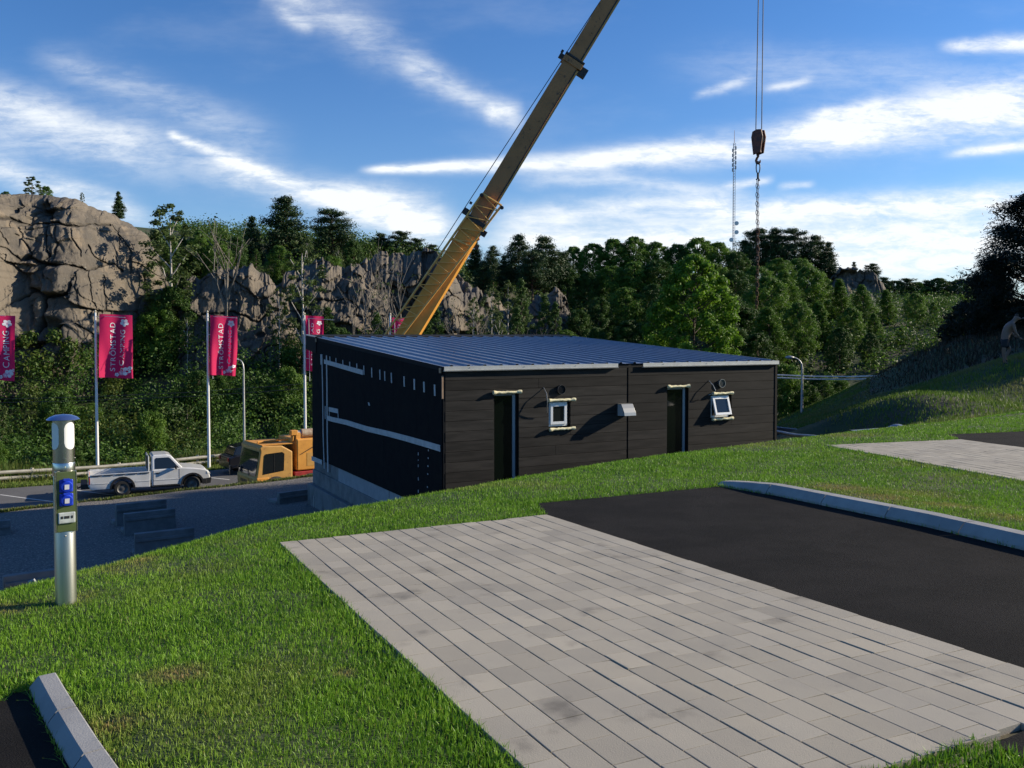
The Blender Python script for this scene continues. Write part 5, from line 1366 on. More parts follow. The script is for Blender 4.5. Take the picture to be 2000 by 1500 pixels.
rock_grid('rock_outcrop', 90, 60, interp([(1030, 600), (1050, 575), (1085, 568), (1105, 580), (1120, 620)]), interp([(1030, 660), (1120, 660)]), lambda px, t: 82 + 3 * t, None, None, .7, 1.2, 61, 4)

# ================================================================== trees
def unit(n):
    v = rng.normal(size=(n, 3)); return v / np.linalg.norm(v, axis=1, keepdims=True)
def leaves(C, Nn, size, asp, tone):
    """leaf shaped faces: centres, facing, length"""
    n = len(C); r = unit(n); t = np.cross(Nn, r); t /= np.linalg.norm(t, axis=1, keepdims=True) + 1e-9; b = np.cross(Nn, t)
    L_ = (size * rng.uniform(.6, 1.35, n))[:, None]; Wd = L_ * asp
    V = np.stack([C - t * L_ / 2, C + b * Wd / 2 + Nn * Wd * .12 - t * L_ * .08, C + t * L_ / 2, C - b * Wd / 2 + Nn * Wd * .12 - t * L_ * .08], 1)
    return V.reshape(-1, 3), np.arange(4 * n).reshape(n, 4), tone
def crown(clumps, n_per, size, asp=.6, up=.25, hollow=.55, spread=.8, tvar=.22):
    Cs, Ns, Ts = [], [], []
    for (cx, cy, cz_, rx, ry, rz) in clumps:
        n = max(6, int(n_per * rng.uniform(.7, 1.3))); dv = unit(n); rr = rng.uniform(hollow, 1.08, n) ** .8 * np.where(rng.random(n) < .26, rng.uniform(1.05, 1.6, n), 1.0)
        P = np.stack([cx + dv[:, 0] * rx * rr, cy + dv[:, 1] * ry * rr, cz_ + dv[:, 2] * rz * rr], -1)
        N_ = dv + unit(n) * spread + np.array([0, 0, up]); N_ /= np.linalg.norm(N_, axis=1, keepdims=True)
        Cs.append(P); Ns.append(N_); Ts.append(np.clip(.5 + rng.normal(0, tvar * 1.1) + rng.normal(0, tvar, n), 0, 1))
    return leaves(np.concatenate(Cs), np.concatenate(Ns), size, asp, np.concatenate(Ts))
def limb(mb, a, b, r0, r1, wob=.12, n=5):
    a, b = Vector(a), Vector(b); pts = []
    for k in range(n + 1):
        t = k / n; p = a.lerp(b, t); L_ = (b - a).length
        if 0 < k < n: p += Vector(rng.normal(0, wob * .3, 3)) * L_ * .35
        pts.append(p)
    mb.tube(pts, [r0 + (r1 - r0) * k / n for k in range(n + 1)], 6, caps=False)
def mesh_of(mb):
    me = bpy.data.meshes.new('wood'); me.from_pydata(mb.V, [], mb.F); me.polygons.foreach_set('use_smooth', [True] * len(me.polygons)); me.update(); return me
PROTO = {}
def proto(key, trunk, leaf, bark, leafm):
    tm = mesh_of(trunk) if trunk.V else None
    if tm: tm.materials.append(M[bark])
    lm = None
    if leaf is not None:
        lm = np_mesh('crown', leaf[0], leaf[1], {'tone': leaf[2]}); lm.materials.append(M[leafm])
    PROTO[key] = (tm, lm)
def broad(key, R, prof, nc, npc, size, lm, bark='bark', csize=(.15, .26), lean=0.0, trunk_h=.8, z0=.12, flat=.8, hollow=.5, tr=.022, asp=.62):
    """broadleaf crown in a unit-high tree (height 10)"""
    H_ = 10.0; cl = []; mb = MB()
    for k in range(nc):
        t = (k + rng.random()) / nc; t = z0 + (1 - z0) * t; pr = prof((t - z0) / (1 - z0)) * R
        an = k * 2.39996 + rng.uniform(-.5, .5); rad_ = pr * (rng.uniform(.25, 1.0) ** .55)
        rc = R * rng.uniform(*csize) * (.55 + .45 * pr / R)
        cl.append((cos(an) * rad_ + lean * t * H_, sin(an) * rad_, min(t * H_, H_ - rc * .75), rc, rc, rc * flat * rng.uniform(.8, 1.2)))
    top = Vector((lean * trunk_h * H_, 0, trunk_h * H_))
    limb(mb, (0, 0, -.6), top, tr * H_, tr * H_ * .25, .02, 7)
    for c in cl[::4]:
        zz = max(.8, c[2] - 1.6); limb(mb, (lean * zz, 0, zz), c[:3], tr * H_ * .35, .02, .1, 4)
    proto(key, mb, crown(cl, npc, size, asp, hollow=hollow), bark, lm)
round_p = lambda t: (sin(pi * min(1, .18 + .82 * t)) ** .6) if t < 1 else .1
cone_p = lambda t: (min(1, t * 4 + .35)) * (1 - t) ** .62 + .05
flame_p = lambda t: (min(1, t * 3 + .4)) * (1 - t ** 2.2) ** .9 + .04
broad('decid0', 3.4, round_p, 130, 190, .215, 'leaf_decid', csize=(.13, .25)); broad('decid1', 3.0, round_p, 120, 190, .205, 'leaf_dark', csize=(.13, .26)); broad('decid2', 3.7, round_p, 140, 180, .22, 'leaf_decid', csize=(.12, .24))
broad('maple', 3.5, round_p, 260, 190, .20, 'leaf_bright', csize=(.08, .17), z0=.0, tr=.012)
broad('poplar0', 2.0, flame_p, 96, 210, .175, 'leaf_poplar', csize=(.22, .36), lean=-.06, z0=.04); broad('poplar1', 1.8, cone_p, 96, 210, .175, 'leaf_poplar', csize=(.22, .36), lean=-.08, z0=.04)
broad('birch', 1.6, round_p, 48, 95, .17, 'leaf_birch', 'bark_birch', (.16, .30), trunk_h=.9, z0=.22, tr=.010, hollow=.1)
broad('birch2', 1.3, round_p, 36, 70, .17, 'leaf_birch', 'bark_birch', (.16, .30), trunk_h=.93, z0=.36, tr=.009, hollow=.1)
broad('juniper', 1.6, flame_p, 60, 180, .15, 'leaf_dark', csize=(.2, .32), z0=.02)
broad('sapling', 2.6, round_p, 34, 80, .42, 'leaf_birch', 'bark_grey', (.16, .28), trunk_h=.85, z0=.1, hollow=.2)
def bush_p(key, lm, seed): broad(key, 5.2, lambda t: (1 - t ** 2) ** .5 + .05, 80, 190, .36, lm, csize=(.16, .28), z0=.0, trunk_h=.5, tr=.012)
bush_p('bush0', 'leaf_bush', 1); bush_p('bush1', 'leaf_decid', 2)
def pine(key, R, layers, npc, lm, size=.36, z0=.3, top=.75, bark='bark_pine', rz=.50, tr=.02):
    H_ = 10.0; cl = []; mb = MB(); limb(mb, (0, 0, -.6), (.15, .1, 9.3), tr * H_, .05, .03, 8)
    for k in range(layers):
        t = z0 + (1 - z0) * (k + .5) / layers; env = R * (1 - ((t - z0) / (1 - z0)) ** 1.7 * top) * (.75 + .25 * sin(pi * (t - z0) / (1 - z0)))
        m = max(3, int(8 * env / R + 1))
        for q in range(m):
            an = 2 * pi * q / m + rng.uniform(-.6, .6) + k * 1.3; rr = env * rng.uniform(.45, 1.0); zc = t * H_ + rng.uniform(-.3, .3)
            s = rng.uniform(.75, 1.2) * (.55 + .45 * env / R); cl.append((cos(an) * rr, sin(an) * rr, zc, s, s, s * rz * 1.2))
            cl.append((cos(an) * rr * .6, sin(an) * rr * .6, zc - .1, s * .8, s * .8, s * rz))
            limb(mb, (0, 0, zc - .5 * rr), (cos(an) * rr, sin(an) * rr, zc - .1), .07, .02, .08, 4)
    cl.append((0, 0, 9.6, .5, .5, .45)); cl.append((.1, .1, 9.2, .7, .7, .5))
    proto(key, mb, crown(cl, npc, size, .26, up=.5, hollow=.25, spread=1.0, tvar=.25), bark, lm)
pine('pine0', 2.9, 8, 130, 'needle'); pine('pine1', 2.4, 10, 110, 'needle', z0=.2, top=.95); pine('pine2', 3.3, 6, 150, 'needle', z0=.42, top=.55)
pine('sprucelet', 2.6, 9, 90, 'needle', size=.6, z0=.05, top=1.0)
pine('darkpine', 4.2, 10, 330, 'needle_shaded', size=.26, z0=.08, top=.7, rz=.75)
broad('darkbush', 4.8, lambda t: (1 - t ** 2) ** .5 + .05, 70, 120, .5, 'needle_shaded', csize=(.16, .28), z0=.0, trunk_h=.5, tr=.012)
def bare(key, seed, spread=.5, leafy=0):
    mb = MB(); tips = []
    def grow(p, d, L_, r, lv):
        q = p + d * L_; limb(mb, p, q, r, r * .62, .06, 3)
        if lv == 0: tips.append(q); return
        nb = 3 if lv > 1 else 2
        for k in range(nb + (lv == 3)):
            dd = (d + Vector(rng.normal(0, spread, 3)) + Vector((0, 0, .35))).normalized(); grow(p + d * L_ * rng.uniform(.55, 1.0), dd, L_ * rng.uniform(.5, .75), r * .55, lv - 1)
    grow(Vector((0, 0, -.3)), Vector((.02, 0, 1)), 5.2, .085, 3); zmax = max(v[2] for v in mb.V)
    mb.V = [(x, y, z * 10 / zmax) for x, y, z in mb.V]
    lf = None
    if leafy:
        cl = [(q.x, q.y, q.z * 10 / zmax, .35, .35, .3) for q in tips[::2]]; lf = crown(cl, leafy, .2, .6, hollow=.1)
    proto(key, mb, lf, 'bark_grey', 'leaf_birch')
bare('bare0', 1, .5, 7); bare('bare1', 2, .38, 3); bare('bare2', 3, .45, 0)
NAMES = {'decid': ('broadleaf_tree', 'tree'), 'maple': ('broadleaf_tree', 'tree'), 'popla': ('poplar_tree', 'tree'), 'birch': ('birch_tree', 'tree'), 'junip': ('juniper_shrub', 'shrub'), 'sapli': ('young_tree', 'tree'),
         'bush0': ('leafy_bush', 'bush'), 'bush1': ('leafy_bush', 'bush'), 'pine0': ('pine_tree', 'tree'), 'pine1': ('pine_tree', 'tree'), 'pine2': ('pine_tree', 'tree'), 'spruc': ('small_conifer', 'tree'),
         'darkp': ('dark_conifer', 'tree'), 'darkb': ('dark_bush', 'bush'), 'bare0': ('bare_tree', 'tree'), 'bare1': ('bare_tree', 'tree'), 'bare2': ('bare_tree', 'tree')}
def tree(key, px, ytop, d, label, group=None, wid=1.0, zb=None, rot=None, base=None):
    t = W(px, ytop, d)
    if base is not None: zb = W(px, base, d).z
    if zb is None: zb = zg1(t.x, t.y) - .1
    h = max(.4, t.z - zb); nm, cat = NAMES[key[:5]]
    o = thing(nm, label, cat, (t.x, t.y, zb), rng.uniform(0, 2 * pi) if rot is None else rot, group)
    s = h / 10.0; o.scale = (s * wid, s * wid, s)
    tm, lm = PROTO[key]
    if tm: q = bpy.data.objects.new('trunk', tm); COL.objects.link(q); q.parent = o
    if lm: q = bpy.data.objects.new('crown', lm); COL.objects.link(q); q.parent = o
    return o
# on the cliff and the ridge to the left
tree('sapling', 62, 345, 76, 'small bright green young tree on top of the big rock cliff', base=392, wid=1.6)
tree('sprucelet', 231, 374, 78, 'small dark conifer alone on the sloping top of the cliff', base=428, wid=1.0)
tree('sapling', 160, 376, 76, 'tiny sapling on the cliff top right of the bright young tree', base=396)
tree('bush0', 12, 374, 78, 'low dark bush on the cliff top at the picture edge', base=396)
tree('bush1', 90, 364, 78, 'low round bush on the cliff top beside the bright young tree', base=394, wid=.8)
tree('birch', 332, 398, 71.5, 'tall airy birch with pale trunk beside the right end of the cliff', wid=1.35)
tree('decid1', 316, 446, 77, 'dark broadleaf tree at the right shoulder of the cliff', wid=.75)
tree('bare0', 441, 428, 68, 'bare forked tree with pale trunk above the narrow rippling flag', wid=1.1)
tree('birch2', 590, 462, 70, 'slim birch with white trunk above the third flagpole', wid=1.2)
for k, (px, yt, d, key, lb) in enumerate(((712, 462, 72, 'bare1', 'tall thin bare tree nearest the slim birch, in front of the rocks'), (755, 478, 73, 'bare2', 'leafless grey tree between two thin trees in front of the rocks'),
                                           (786, 486, 73, 'bare1', 'thin bare tree just left of the crane boom'), (690, 560, 70, 'bare2', 'short leafless tree low in front of the rocks'))):
    tree(key, px, yt, d, lb, 'bare trees in front of the rocks', .9)
tree('pine0', 556, 383, 90, 'tallest broad dark pine on the left ridge', 'pines on the left ridge', 1.25, base=545)
tree('pine2', 648, 409, 92, 'flat-topped dark pine right of the tallest ridge pine', 'pines on the left ridge', 1.25, base=545)
tree('pine1', 492, 424, 88, 'slimmer dark pine left of the tallest ridge pine', 'pines on the left ridge', 1.0, base=540)
for px, yt in ((745, 455), (782, 452), (812, 466), (842, 478)): tree('pine0' if px % 2 else 'pine2', px, yt, 101, 'low dark pine on the ridge left of the crane boom', 'low pines left of the boom', 1.3, base=540)
for px, yt, key, d in ((352, 462, 'decid1', 80), (392, 452, 'decid0', 80), (424, 470, 'decid2', 79), (462, 462, 'decid1', 81), (600, 462, 'birch', 84), (545, 480, 'decid0', 84), (690, 470, 'decid1', 90), (660, 480, 'birch', 86), (720, 476, 'decid1', 95), (338, 478, 'decid0', 83), (372, 470, 'decid2', 84), (405, 478, 'decid1', 86)):
    tree(key, px, yt, d, 'green broadleaf tree crowding the ridge between the cliff and the crane boom', 'broadleaf trees on the left ridge', .95, base=yt + 95)
tree('juniper', 500, 486, 77, 'round juniper bush on top of the dark rock hump', base=540, wid=1.5)
tree('bush0', 420, 500, 78, 'leafy bush left of the juniper on the rock hump', base=545)
tree('bush1', 650, 500, 79, 'leafy bush growing over the middle rocks', base=545)
# in front of the rocks, low
for px, yt, d, key in ((545, 560, 70, 'birch2'), (640, 600, 70, 'juniper'), (735, 610, 71, 'juniper'), (660, 640, 69, 'decid1'), (335, 560, 70.5, 'decid1'), (310, 600, 69.5, 'decid0'), (365, 610, 69, 'birch2'), (850, 590, 72, 'juniper'), (832, 620, 71, 'juniper')):
    tree(key, px, yt, d, 'small green tree growing at the foot of the rocks', 'small trees at the foot of the rocks', 1.1)
# right of the boom
for px, yt, d, key, w in ((892, 484, 101, 'pine1', 1.0), (928, 470, 100, 'pine1', 1.1), (962, 480, 100, 'pine0', 1.0), (1012, 458, 96, 'pine0', 1.0), (1064, 461, 94, 'pine0', 1.15), (1040, 490, 92, 'pine2', 1.1), (1095, 492, 96, 'pine2', 1.0), (985, 500, 94, 'pine1', 1.1), (945, 510, 92, 'pine0', 1.1)):
    tree(key, px, yt, d, 'dark pine on the hillside just right of the crane boom', 'pines right of the boom', w)
for px, yt, d, key in ((898, 560, 72, 'bare1'), (925, 580, 73, 'birch2'), (960, 556, 76, 'birch'), (992, 548, 78, 'birch'), (1018, 545, 79, 'juniper'), (940, 600, 71, 'bare0'), (975, 610, 71, 'birch'), (1010, 600, 74, 'juniper'), (1064, 575, 78, 'juniper'), (1085, 590, 78, 'juniper'), (1055, 630, 70, 'bare2')):
    tree(key, px, yt, d, 'slender small tree at the wood edge behind the cabin roof', 'slender trees behind the roof', 1.0)
# the dense wood
W1 = 'leafy broadleaf tree in the dense wood behind the cabin roof'
for px, yt, d, key in ((1120, 482, 112, 'decid0'), (1158, 476, 112, 'decid2'), (1198, 467, 112, 'decid0'), (1238, 463, 112, 'decid2'), (1280, 473, 112, 'decid0'), (1322, 477, 112, 'decid1'), (1364, 465, 112, 'decid2'), (1402, 474, 112, 'decid0'), (1440, 492, 110, 'decid1'),
                       (1108, 525, 95, 'decid1'), (1150, 532, 95, 'decid1'), (1196, 520, 96, 'decid2'), (1240, 512, 96, 'decid0'), (1285, 508, 96, 'decid1'), (1395, 515, 94, 'decid0'), (1436, 528, 93, 'decid1'), (1478, 520, 100, 'decid2'), (1520, 505, 108, 'decid0'), (1560, 505, 110, 'decid2'),
                       (1130, 605, 80, 'decid1'), (1172, 580, 82, 'decid1'), (1222, 562, 84, 'decid2'), (1275, 555, 84, 'decid1'), (1105, 645, 76, 'decid0'), (1165, 640, 77, 'decid1'), (1230, 625, 77, 'decid1'), (1290, 600, 78, 'decid1'), (1425, 575, 80, 'decid1'), (1460, 600, 80, 'decid1'), (1440, 640, 72, 'decid1'), (1480, 650, 72, 'decid1')):
    tree(key, px, yt, d, W1, 'broadleaf trees of the dense wood', rng.uniform(1.0, 1.4))
tree('maple', 1356, 500, 70, 'large bright green broadleaf tree standing out in front of the dense wood', wid=1.0)
W2 = 'leaning pointed broadleaf tree in the row right of the large bright tree'
for px, yt, d, key, w in ((1500, 540, 86, 'poplar0', 1.15), (1540, 528, 90, 'poplar0', 1.1), (1578, 521, 94, 'poplar1', 1.15), (1612, 530, 95, 'poplar0', 1.1), (1560, 590, 78, 'poplar0', 1.25), (1510, 600, 76, 'poplar0', 1.25), (1648, 545, 95, 'poplar1', 1.2), (1690, 556, 93, 'poplar0', 1.2),
                         (1738, 566, 94, 'poplar1', 1.2), (1788, 573, 92, 'poplar0', 1.3), (1612, 590, 82, 'poplar1', 1.3), (1662, 600, 83, 'poplar0', 1.2), (1712, 612, 84, 'poplar0', 1.2), (1826, 590, 97, 'poplar0', 1.2), (1765, 640, 82, 'poplar1', 1.2), (1640, 640, 74, 'decid1', .8), (1700, 650, 76, 'decid1', .8)):
    if px % 3 == 0: key = ('decid2', 'decid0')[px % 2]; w = .75
    tree(key, px, yt, d, W2 if 'pop' in key else 'rounder broadleaf tree standing among the leaning pointed trees', 'leaning pointed trees' if 'pop' in key else 'round trees among the pointed ones', w * rng.uniform(1.1, 1.4), rot=rng.uniform(-.5, .5))
for px, yt, key in ((1478, 447, 'pine2'), (1514, 446, 'pine0'), (1552, 447, 'pine2'), (1594, 459, 'pine0'), (1618, 474, 'pine1'), (1455, 470, 'pine1')): tree(key, px, yt, 150, 'dark pine in the clump on the ridge right of the radio mast', 'pines by the radio mast', 1.15, base=570)
tree('pine2', 1702, 515, 152, 'lone round pine above the small far cliff', base=575, wid=1.2); tree('pine1', 1668, 512, 150, 'thin dark pine left of the lone round pine', base=560)
for k, px in enumerate(range(1728, 1930, 21)): tree(('pine0', 'decid1', 'pine2', 'decid0')[k % 4], px, 541 + (k * 7) % 11, 235, 'distant low tree on the skyline left of the dark conifer', 'distant skyline trees', 1.5, base=610)
for px, yt, d, key in ((-60, 430, 90, 'pine0'), (-140, 420, 90, 'pine2')): tree(key, px, yt, d, 'pine on the ridge beyond the picture edge', 'pines beyond the edge', 1.1)
# right slope: dark trees against the light
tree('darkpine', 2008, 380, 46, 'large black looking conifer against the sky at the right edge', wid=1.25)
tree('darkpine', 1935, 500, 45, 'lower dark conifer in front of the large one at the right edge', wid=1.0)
for k, (px, yt, d) in enumerate(((1715, 585, 118), (1745, 578, 122), (1772, 572, 128), (1800, 580, 120), (1828, 576, 126), (1856, 580, 118), (1880, 584, 112), (1730, 610, 104), (1762, 612, 102), (1800, 612, 104), (1838, 608, 105), (1868, 620, 98), (1850, 640, 88), (1815, 640, 86))):
    tree(('decid1', 'pine0', 'decid0', 'decid2')[k % 4], px, yt, d, 'dark tree filling the slope behind the end of the leaning row', 'trees behind the leaning row', rng.uniform(.9, 1.2))
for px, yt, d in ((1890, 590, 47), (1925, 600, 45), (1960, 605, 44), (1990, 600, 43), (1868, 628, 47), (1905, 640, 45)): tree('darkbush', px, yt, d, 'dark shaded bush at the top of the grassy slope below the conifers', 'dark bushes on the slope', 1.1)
for x, y, h in ((27.0, 33.0, 8.5), (29.5, 35.5, 10.5), (32, 39, 11.5), (35, 42, 12)):
    z = zg1(x, y); o = tree('darkpine', 1000 + x / y * F, 655 - (z + h) / y * F, y, 'dark conifer beyond the right edge shading the slope', 'conifers beyond the right edge')
for px, yt, d, key, w, bs in ((1532, 712, 49, 'bush1', .9, 800), (1566, 700, 51, 'sapling', 1.1, 800), (1604, 735, 49.5, 'bush0', .9, 796), (1640, 742, 50, 'bush1', 1.0, 790), (1688, 748, 50.5, 'bush0', 1.1, 782), (1728, 746, 52, 'bush1', 1.0, 770), (1580, 752, 48.5, 'bush0', .8, 800), (1550, 742, 48.5, 'bush1', .8, 804), (1660, 760, 49, 'bush0', .8, 792)):
    tree(key, px, yt, d, 'sunlit leafy bush under the pale cables right of the cabin', 'bushes under the pale cables', w, base=bs + 8)
# brown dry brush on the shaded slope
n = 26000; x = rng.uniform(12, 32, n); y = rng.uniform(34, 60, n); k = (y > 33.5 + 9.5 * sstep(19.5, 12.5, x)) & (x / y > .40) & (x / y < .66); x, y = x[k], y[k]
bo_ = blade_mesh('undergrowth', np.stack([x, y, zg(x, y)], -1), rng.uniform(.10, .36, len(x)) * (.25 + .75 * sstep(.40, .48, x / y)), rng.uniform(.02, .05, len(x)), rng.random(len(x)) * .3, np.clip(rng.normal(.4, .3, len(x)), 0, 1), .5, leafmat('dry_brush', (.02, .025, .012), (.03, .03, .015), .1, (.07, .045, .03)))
tag(bo_, kind='stuff')

# thicket on the bank behind the guard rail
cl = []
for k in range(1150):
    b = 9.4 + (rng.random() ** 1.1) * 23; a = rng.uniform(-34, 30); p = lot(a, b); r = rng.uniform(.45, 1.25) * (.5 + .6 * min(1, (b - 9) / 6)); z = lot_z(*p)
    hh = r * rng.uniform(.5, 1.1) + max(0, min(2.2, (b - 11) * .15)) * rng.random() ** 1.5
    cl.append((p[0], p[1], z + hh, r, r, r * rng.uniform(.75, 1.25)))
lv = crown(cl, 190, .20, .6, up=.3, hollow=.45, tvar=.27)
lv = (lv[0], lv[1], np.clip(lv[2] + 1.3 * (fbm(lv[0][::4, 0] * .3, lv[0][::4, 1] * .3, lv[0][::4, 2] * .2, 3, 17) - .5), 0, 1))
th = np_mesh('undergrowth', lv[0], lv[1], {'tone': lv[2], 'dry': np.clip((fbm(lv[0][::4, 0] * .25, lv[0][::4, 1] * .25, 0, 3, 5) - .62) * 2.5, 0, .5)})
tag(link('undergrowth', th, ['leaf_bush']), kind='stuff')
for k in range(26):
    a, b = -24 + 50 * (k + rng.random()) / 26, rng.uniform(11.5, 23); x_, y_ = lot(a, b); hh = rng.uniform(1.8, 4.2); z_ = lot_z(x_, y_)
    tree(('bush0', 'decid0', 'bush1', 'sapling', 'decid1')[k % 5], CX + x_ / y_ * F, 655 - (z_ + hh) / y_ * F, y_, 'leafy shrub standing up out of the green thicket behind the guard rail', 'shrubs in the thicket', 1.0 if k % 5 in (1, 4) else .7, zb=z_ - .1)
# brush on the rocky hillsides and forest floor
cl = []
for k in range(1100):
    px = rng.uniform(335, 1900); d = rng.uniform(70, 130); x_, _ = ray(px, 600); x_ *= d; r = rng.uniform(.5, 1.5)
    z = zg1(x_, d); cl.append((x_, d, z + r * .5, r, r, r * .9))
lv = crown(cl, 150, .25, .6, tvar=.27)
th = np_mesh('undergrowth', lv[0], lv[1], {'tone': lv[2], 'dry': np.clip(rng.normal(.12, .15, len(lv[2])), 0, 1)})
tag(link('undergrowth', th, ['leaf_bush']), kind='stuff')
# weeds behind the guard rail
n = 60000; a = rng.uniform(-30, 34, n); b = 7.8 + 3.4 * rng.random(n); x = LOT0.x + LOTH.x * a + LOTN.x * b; y = LOT0.y + LOTH.y * a + LOTN.y * b
wd_ = blade_mesh('weeds', np.stack([x, y, low(x, y)], -1), rng.uniform(.3, 1.1, n) * (.4 + fbm(a * .5, b * .5, 0, 3, 2)), rng.uniform(.03, .07, n), rng.random(n), np.clip(rng.normal(.35, .25, n), 0, 1), .5, 'leaf_bush')
tag(wd_, kind='stuff')
# creepers and small bushes on the cliff face
cl = []
for (px, py, d, r) in ((20, 690, 64, 1.6), (70, 700, 64, 1.3), (110, 715, 63.5, 1.5), (150, 705, 63.5, 1.2), (130, 672, 64, .9), (280, 640, 66, 1.2), (260, 690, 65, 1.4), (290, 560, 68, .9), (275, 520, 69, .8), (230, 715, 64, 1.2), (45, 660, 65, .7), (180, 690, 64.5, .8)):
    w_ = W(px, py, d - 4.0 + 9.0 * px / 300)
    for q in range(3): cl.append((w_.x + rng.normal(0, r * .5), w_.y + rng.normal(0, .3), w_.z + rng.normal(0, r * .4), r * .6, r * .6, r * .6))
lv = crown(cl, 120, .26, .6, tvar=.25); tm_ = np_mesh('undergrowth', lv[0], lv[1], {'tone': lv[2], 'dry': np.clip(rng.normal(.2, .2, len(lv[2])), 0, 1)})
tag(link('undergrowth', tm_, ['leaf_bush']), kind='stuff')

# ================================================================== tarp bundle
tp = W(1742, 841, 19.6)
tb = MB(); nu, nv = 26, 14; vs = []
for j in range(nv):
    for i in range(nu):
        u, v = i / (nu - 1), j / (nv - 1); x_ = -.85 + 1.28 * u; y_ = -.3 + .6 * v
        e = sin(pi * v) ** .6; hgt = (.15 * math.exp(-((u - .78) / .17) ** 2) + .05 * math.exp(-((u - .4) / .25) ** 2) + .012) * e
        hgt *= 1 + .35 * (float(vnoise(u * 9, v * 5, 0, 3)) - .5); vs.append((x_, y_, hgt - .01))
tb.add(vs, [(j * nu + i, j * nu + i + 1, (j + 1) * nu + i + 1, (j + 1) * nu + i) for j in range(nv - 1) for i in range(nu - 1)])
tbo = tb.build('tarpaulin', 'tarp', smooth=True, angle=80); tbo.location = (tp.x, tp.y, zg1(tp.x, tp.y) + .02)
tag(tbo, 'crumpled grey blue tarpaulin lying behind the lawn crest on the right', 'tarpaulin')

# ================================================================== people on the slope
def person(loc, label, joints, radii, edges, cloth, scale=1.0, hands=()):
    root = thing('person', label, 'person', loc); 
    def skinned(name, pts, rr, ed, mt, sub=2, parent=root):
        me = bpy.data.meshes.new(name); me.from_pydata([tuple(p) for p in pts], ed, []); o = link(name, me, [mt], parent)
        md = o.modifiers.new('skin', 'SKIN'); md.use_smooth_shade = True
        for k, v in enumerate(me.skin_vertices[0].data): v.radius = rr[k] if isinstance(rr[k], tuple) else (rr[k], rr[k]); v.use_root = (k == 0)
        s = o.modifiers.new('sub', 'SUBSURF'); s.levels = sub; s.render_levels = sub; return o
    body = skinned('body', joints, radii, edges, 'skin')
    for nm, pts, rr, ed, mt in cloth: skinned(nm, pts, rr, ed, mt)
    for (wr, dirv, nrm) in hands:
        wr, dirv, nrm = Vector(wr), Vector(dirv).normalized(), Vector(nrm).normalized(); sd = dirv.cross(nrm).normalized()
        pts, rr, ed = [wr, wr + dirv * .05, wr + dirv * .09], [(.02, .028), (.018, .038), (.015, .038)], [(0, 1), (1, 2)]
        for k, (o_, L_) in enumerate(((-.03, .065), (-.01, .078), (.01, .073), (.03, .057))):
            b = len(pts); pts += [wr + dirv * .092 + sd * o_, wr + dirv * (.092 + L_ * .55) + sd * o_ * 1.15 + nrm * .012, wr + dirv * (.092 + L_ * .9) + sd * o_ * 1.15 + nrm * .035]
            rr += [.0095, .0085, .007]; ed += [(2, b), (b, b + 1), (b + 1, b + 2)]
        b = len(pts); pts += [wr + dirv * .04 - sd * .045, wr + dirv * .085 - sd * .065 + nrm * .015]; rr += [.011, .009]; ed += [(1, b), (b, b + 1)]
        skinned('hand', pts, rr, ed, 'skin', 1)
    return root
PM = 29.0 / F; pb = W(1962, 711, 29.0); gz = zg1(pb.x, pb.y)
def q(px, py, dy=0.0): return ((px - 1962) * PM, dy, -(py - 711) * PM)
J = [q(1960.5, 662), q(1963, 654), q(1967.5, 643), q(1972.5, 633.5), q(1977, 628), q(1981.5, 624.5), q(1984.5, 620.5), q(1986, 617.6),           # 0-7 pelvis, spine, neck, head
     q(1971.5, 634.5, -.19), q(1974.5, 650, -.24), q(1982, 658.5, -.22),                                                                            # 8-10 near arm
     q(1975, 634, .19), q(1981, 648, .24), q(1987, 655, .2),                                                                                        # 11-13 far arm
     q(1958.5, 664.5, -.09), q(1956.5, 683, -.10), q(1958.2, 706, -.10), q(1963, 709.5, -.10),                                                       # 14-17 near leg
     q(1962.5, 664, .09), q(1976, 681.5, .12), q(1966.5, 699.5, .12), q(1970, 704.5, .13)]                                                           # 18-21 far leg
R_ = [(.13, .15), (.125, .15), (.135, .17), (.11, .17), .06, .075, .098, .085, .06, .043, .032, .06, .043, .032, .088, .06, .043, .035, .088, .06, .043, .035]
E = [(0, 1), (1, 2), (2, 3), (3, 4), (4, 5), (5, 6), (6, 7), (3, 8), (8, 9), (9, 10), (3, 11), (11, 12), (12, 13), (0, 14), (14, 15), (15, 16), (16, 17), (0, 18), (18, 19), (19, 20), (20, 21)]
sh = ('shorts', [q(1961, 659), q(1960.5, 663.5), q(1958, 667, -.09), q(1957, 680, -.10), q(1963, 667, .09), q(1973, 678.5, .12)], [(.15, .17), (.15, .17), .115, .10, .115, .10], [(0, 1), (1, 2), (2, 3), (1, 4), (4, 5)], 'shorts')
hr = ('hair', [q(1983.6, 619.5), q(1985.2, 616.8), q(1986.4, 616.6)], [.088, .09, .078], [(0, 1), (1, 2)], 'hair')
s1 = ('shoe', [q(1957.6, 709, -.10), q(1963.5, 710.3, -.10)], [.052, .042], [(0, 1)], 'sock'); s2 = ('shoe', [q(1965.6, 702.5, .12), q(1970.8, 706, .13)], [.052, .042], [(0, 1)], 'sock')
fc = ('nose', [q(1987.8, 621.6), q(1988.9, 622.2)], [.018, .014], [(0, 1)], 'skin'); er = ('ear', [q(1983.9, 621.8, -.092), q(1984.2, 623, -.096)], [.022, .018], [(0, 1)], 'skin')
person((pb.x, 29.0, pb.z), 'shirtless man in dark shorts bending forward as he climbs the shaded grass slope', J, R_, E, [sh, hr, s1, s2, fc, er], hands=((q(1982.3, 659, -.22), (.8, 0, -.5), (.5, 0, .8)), (q(1987.3, 655.4, .2), (.8, 0, -.5), (.5, 0, .8))))
pb2 = W(2017, 700, 29.6)
def q2(x, z, dy=0.0): return (x, dy, z)
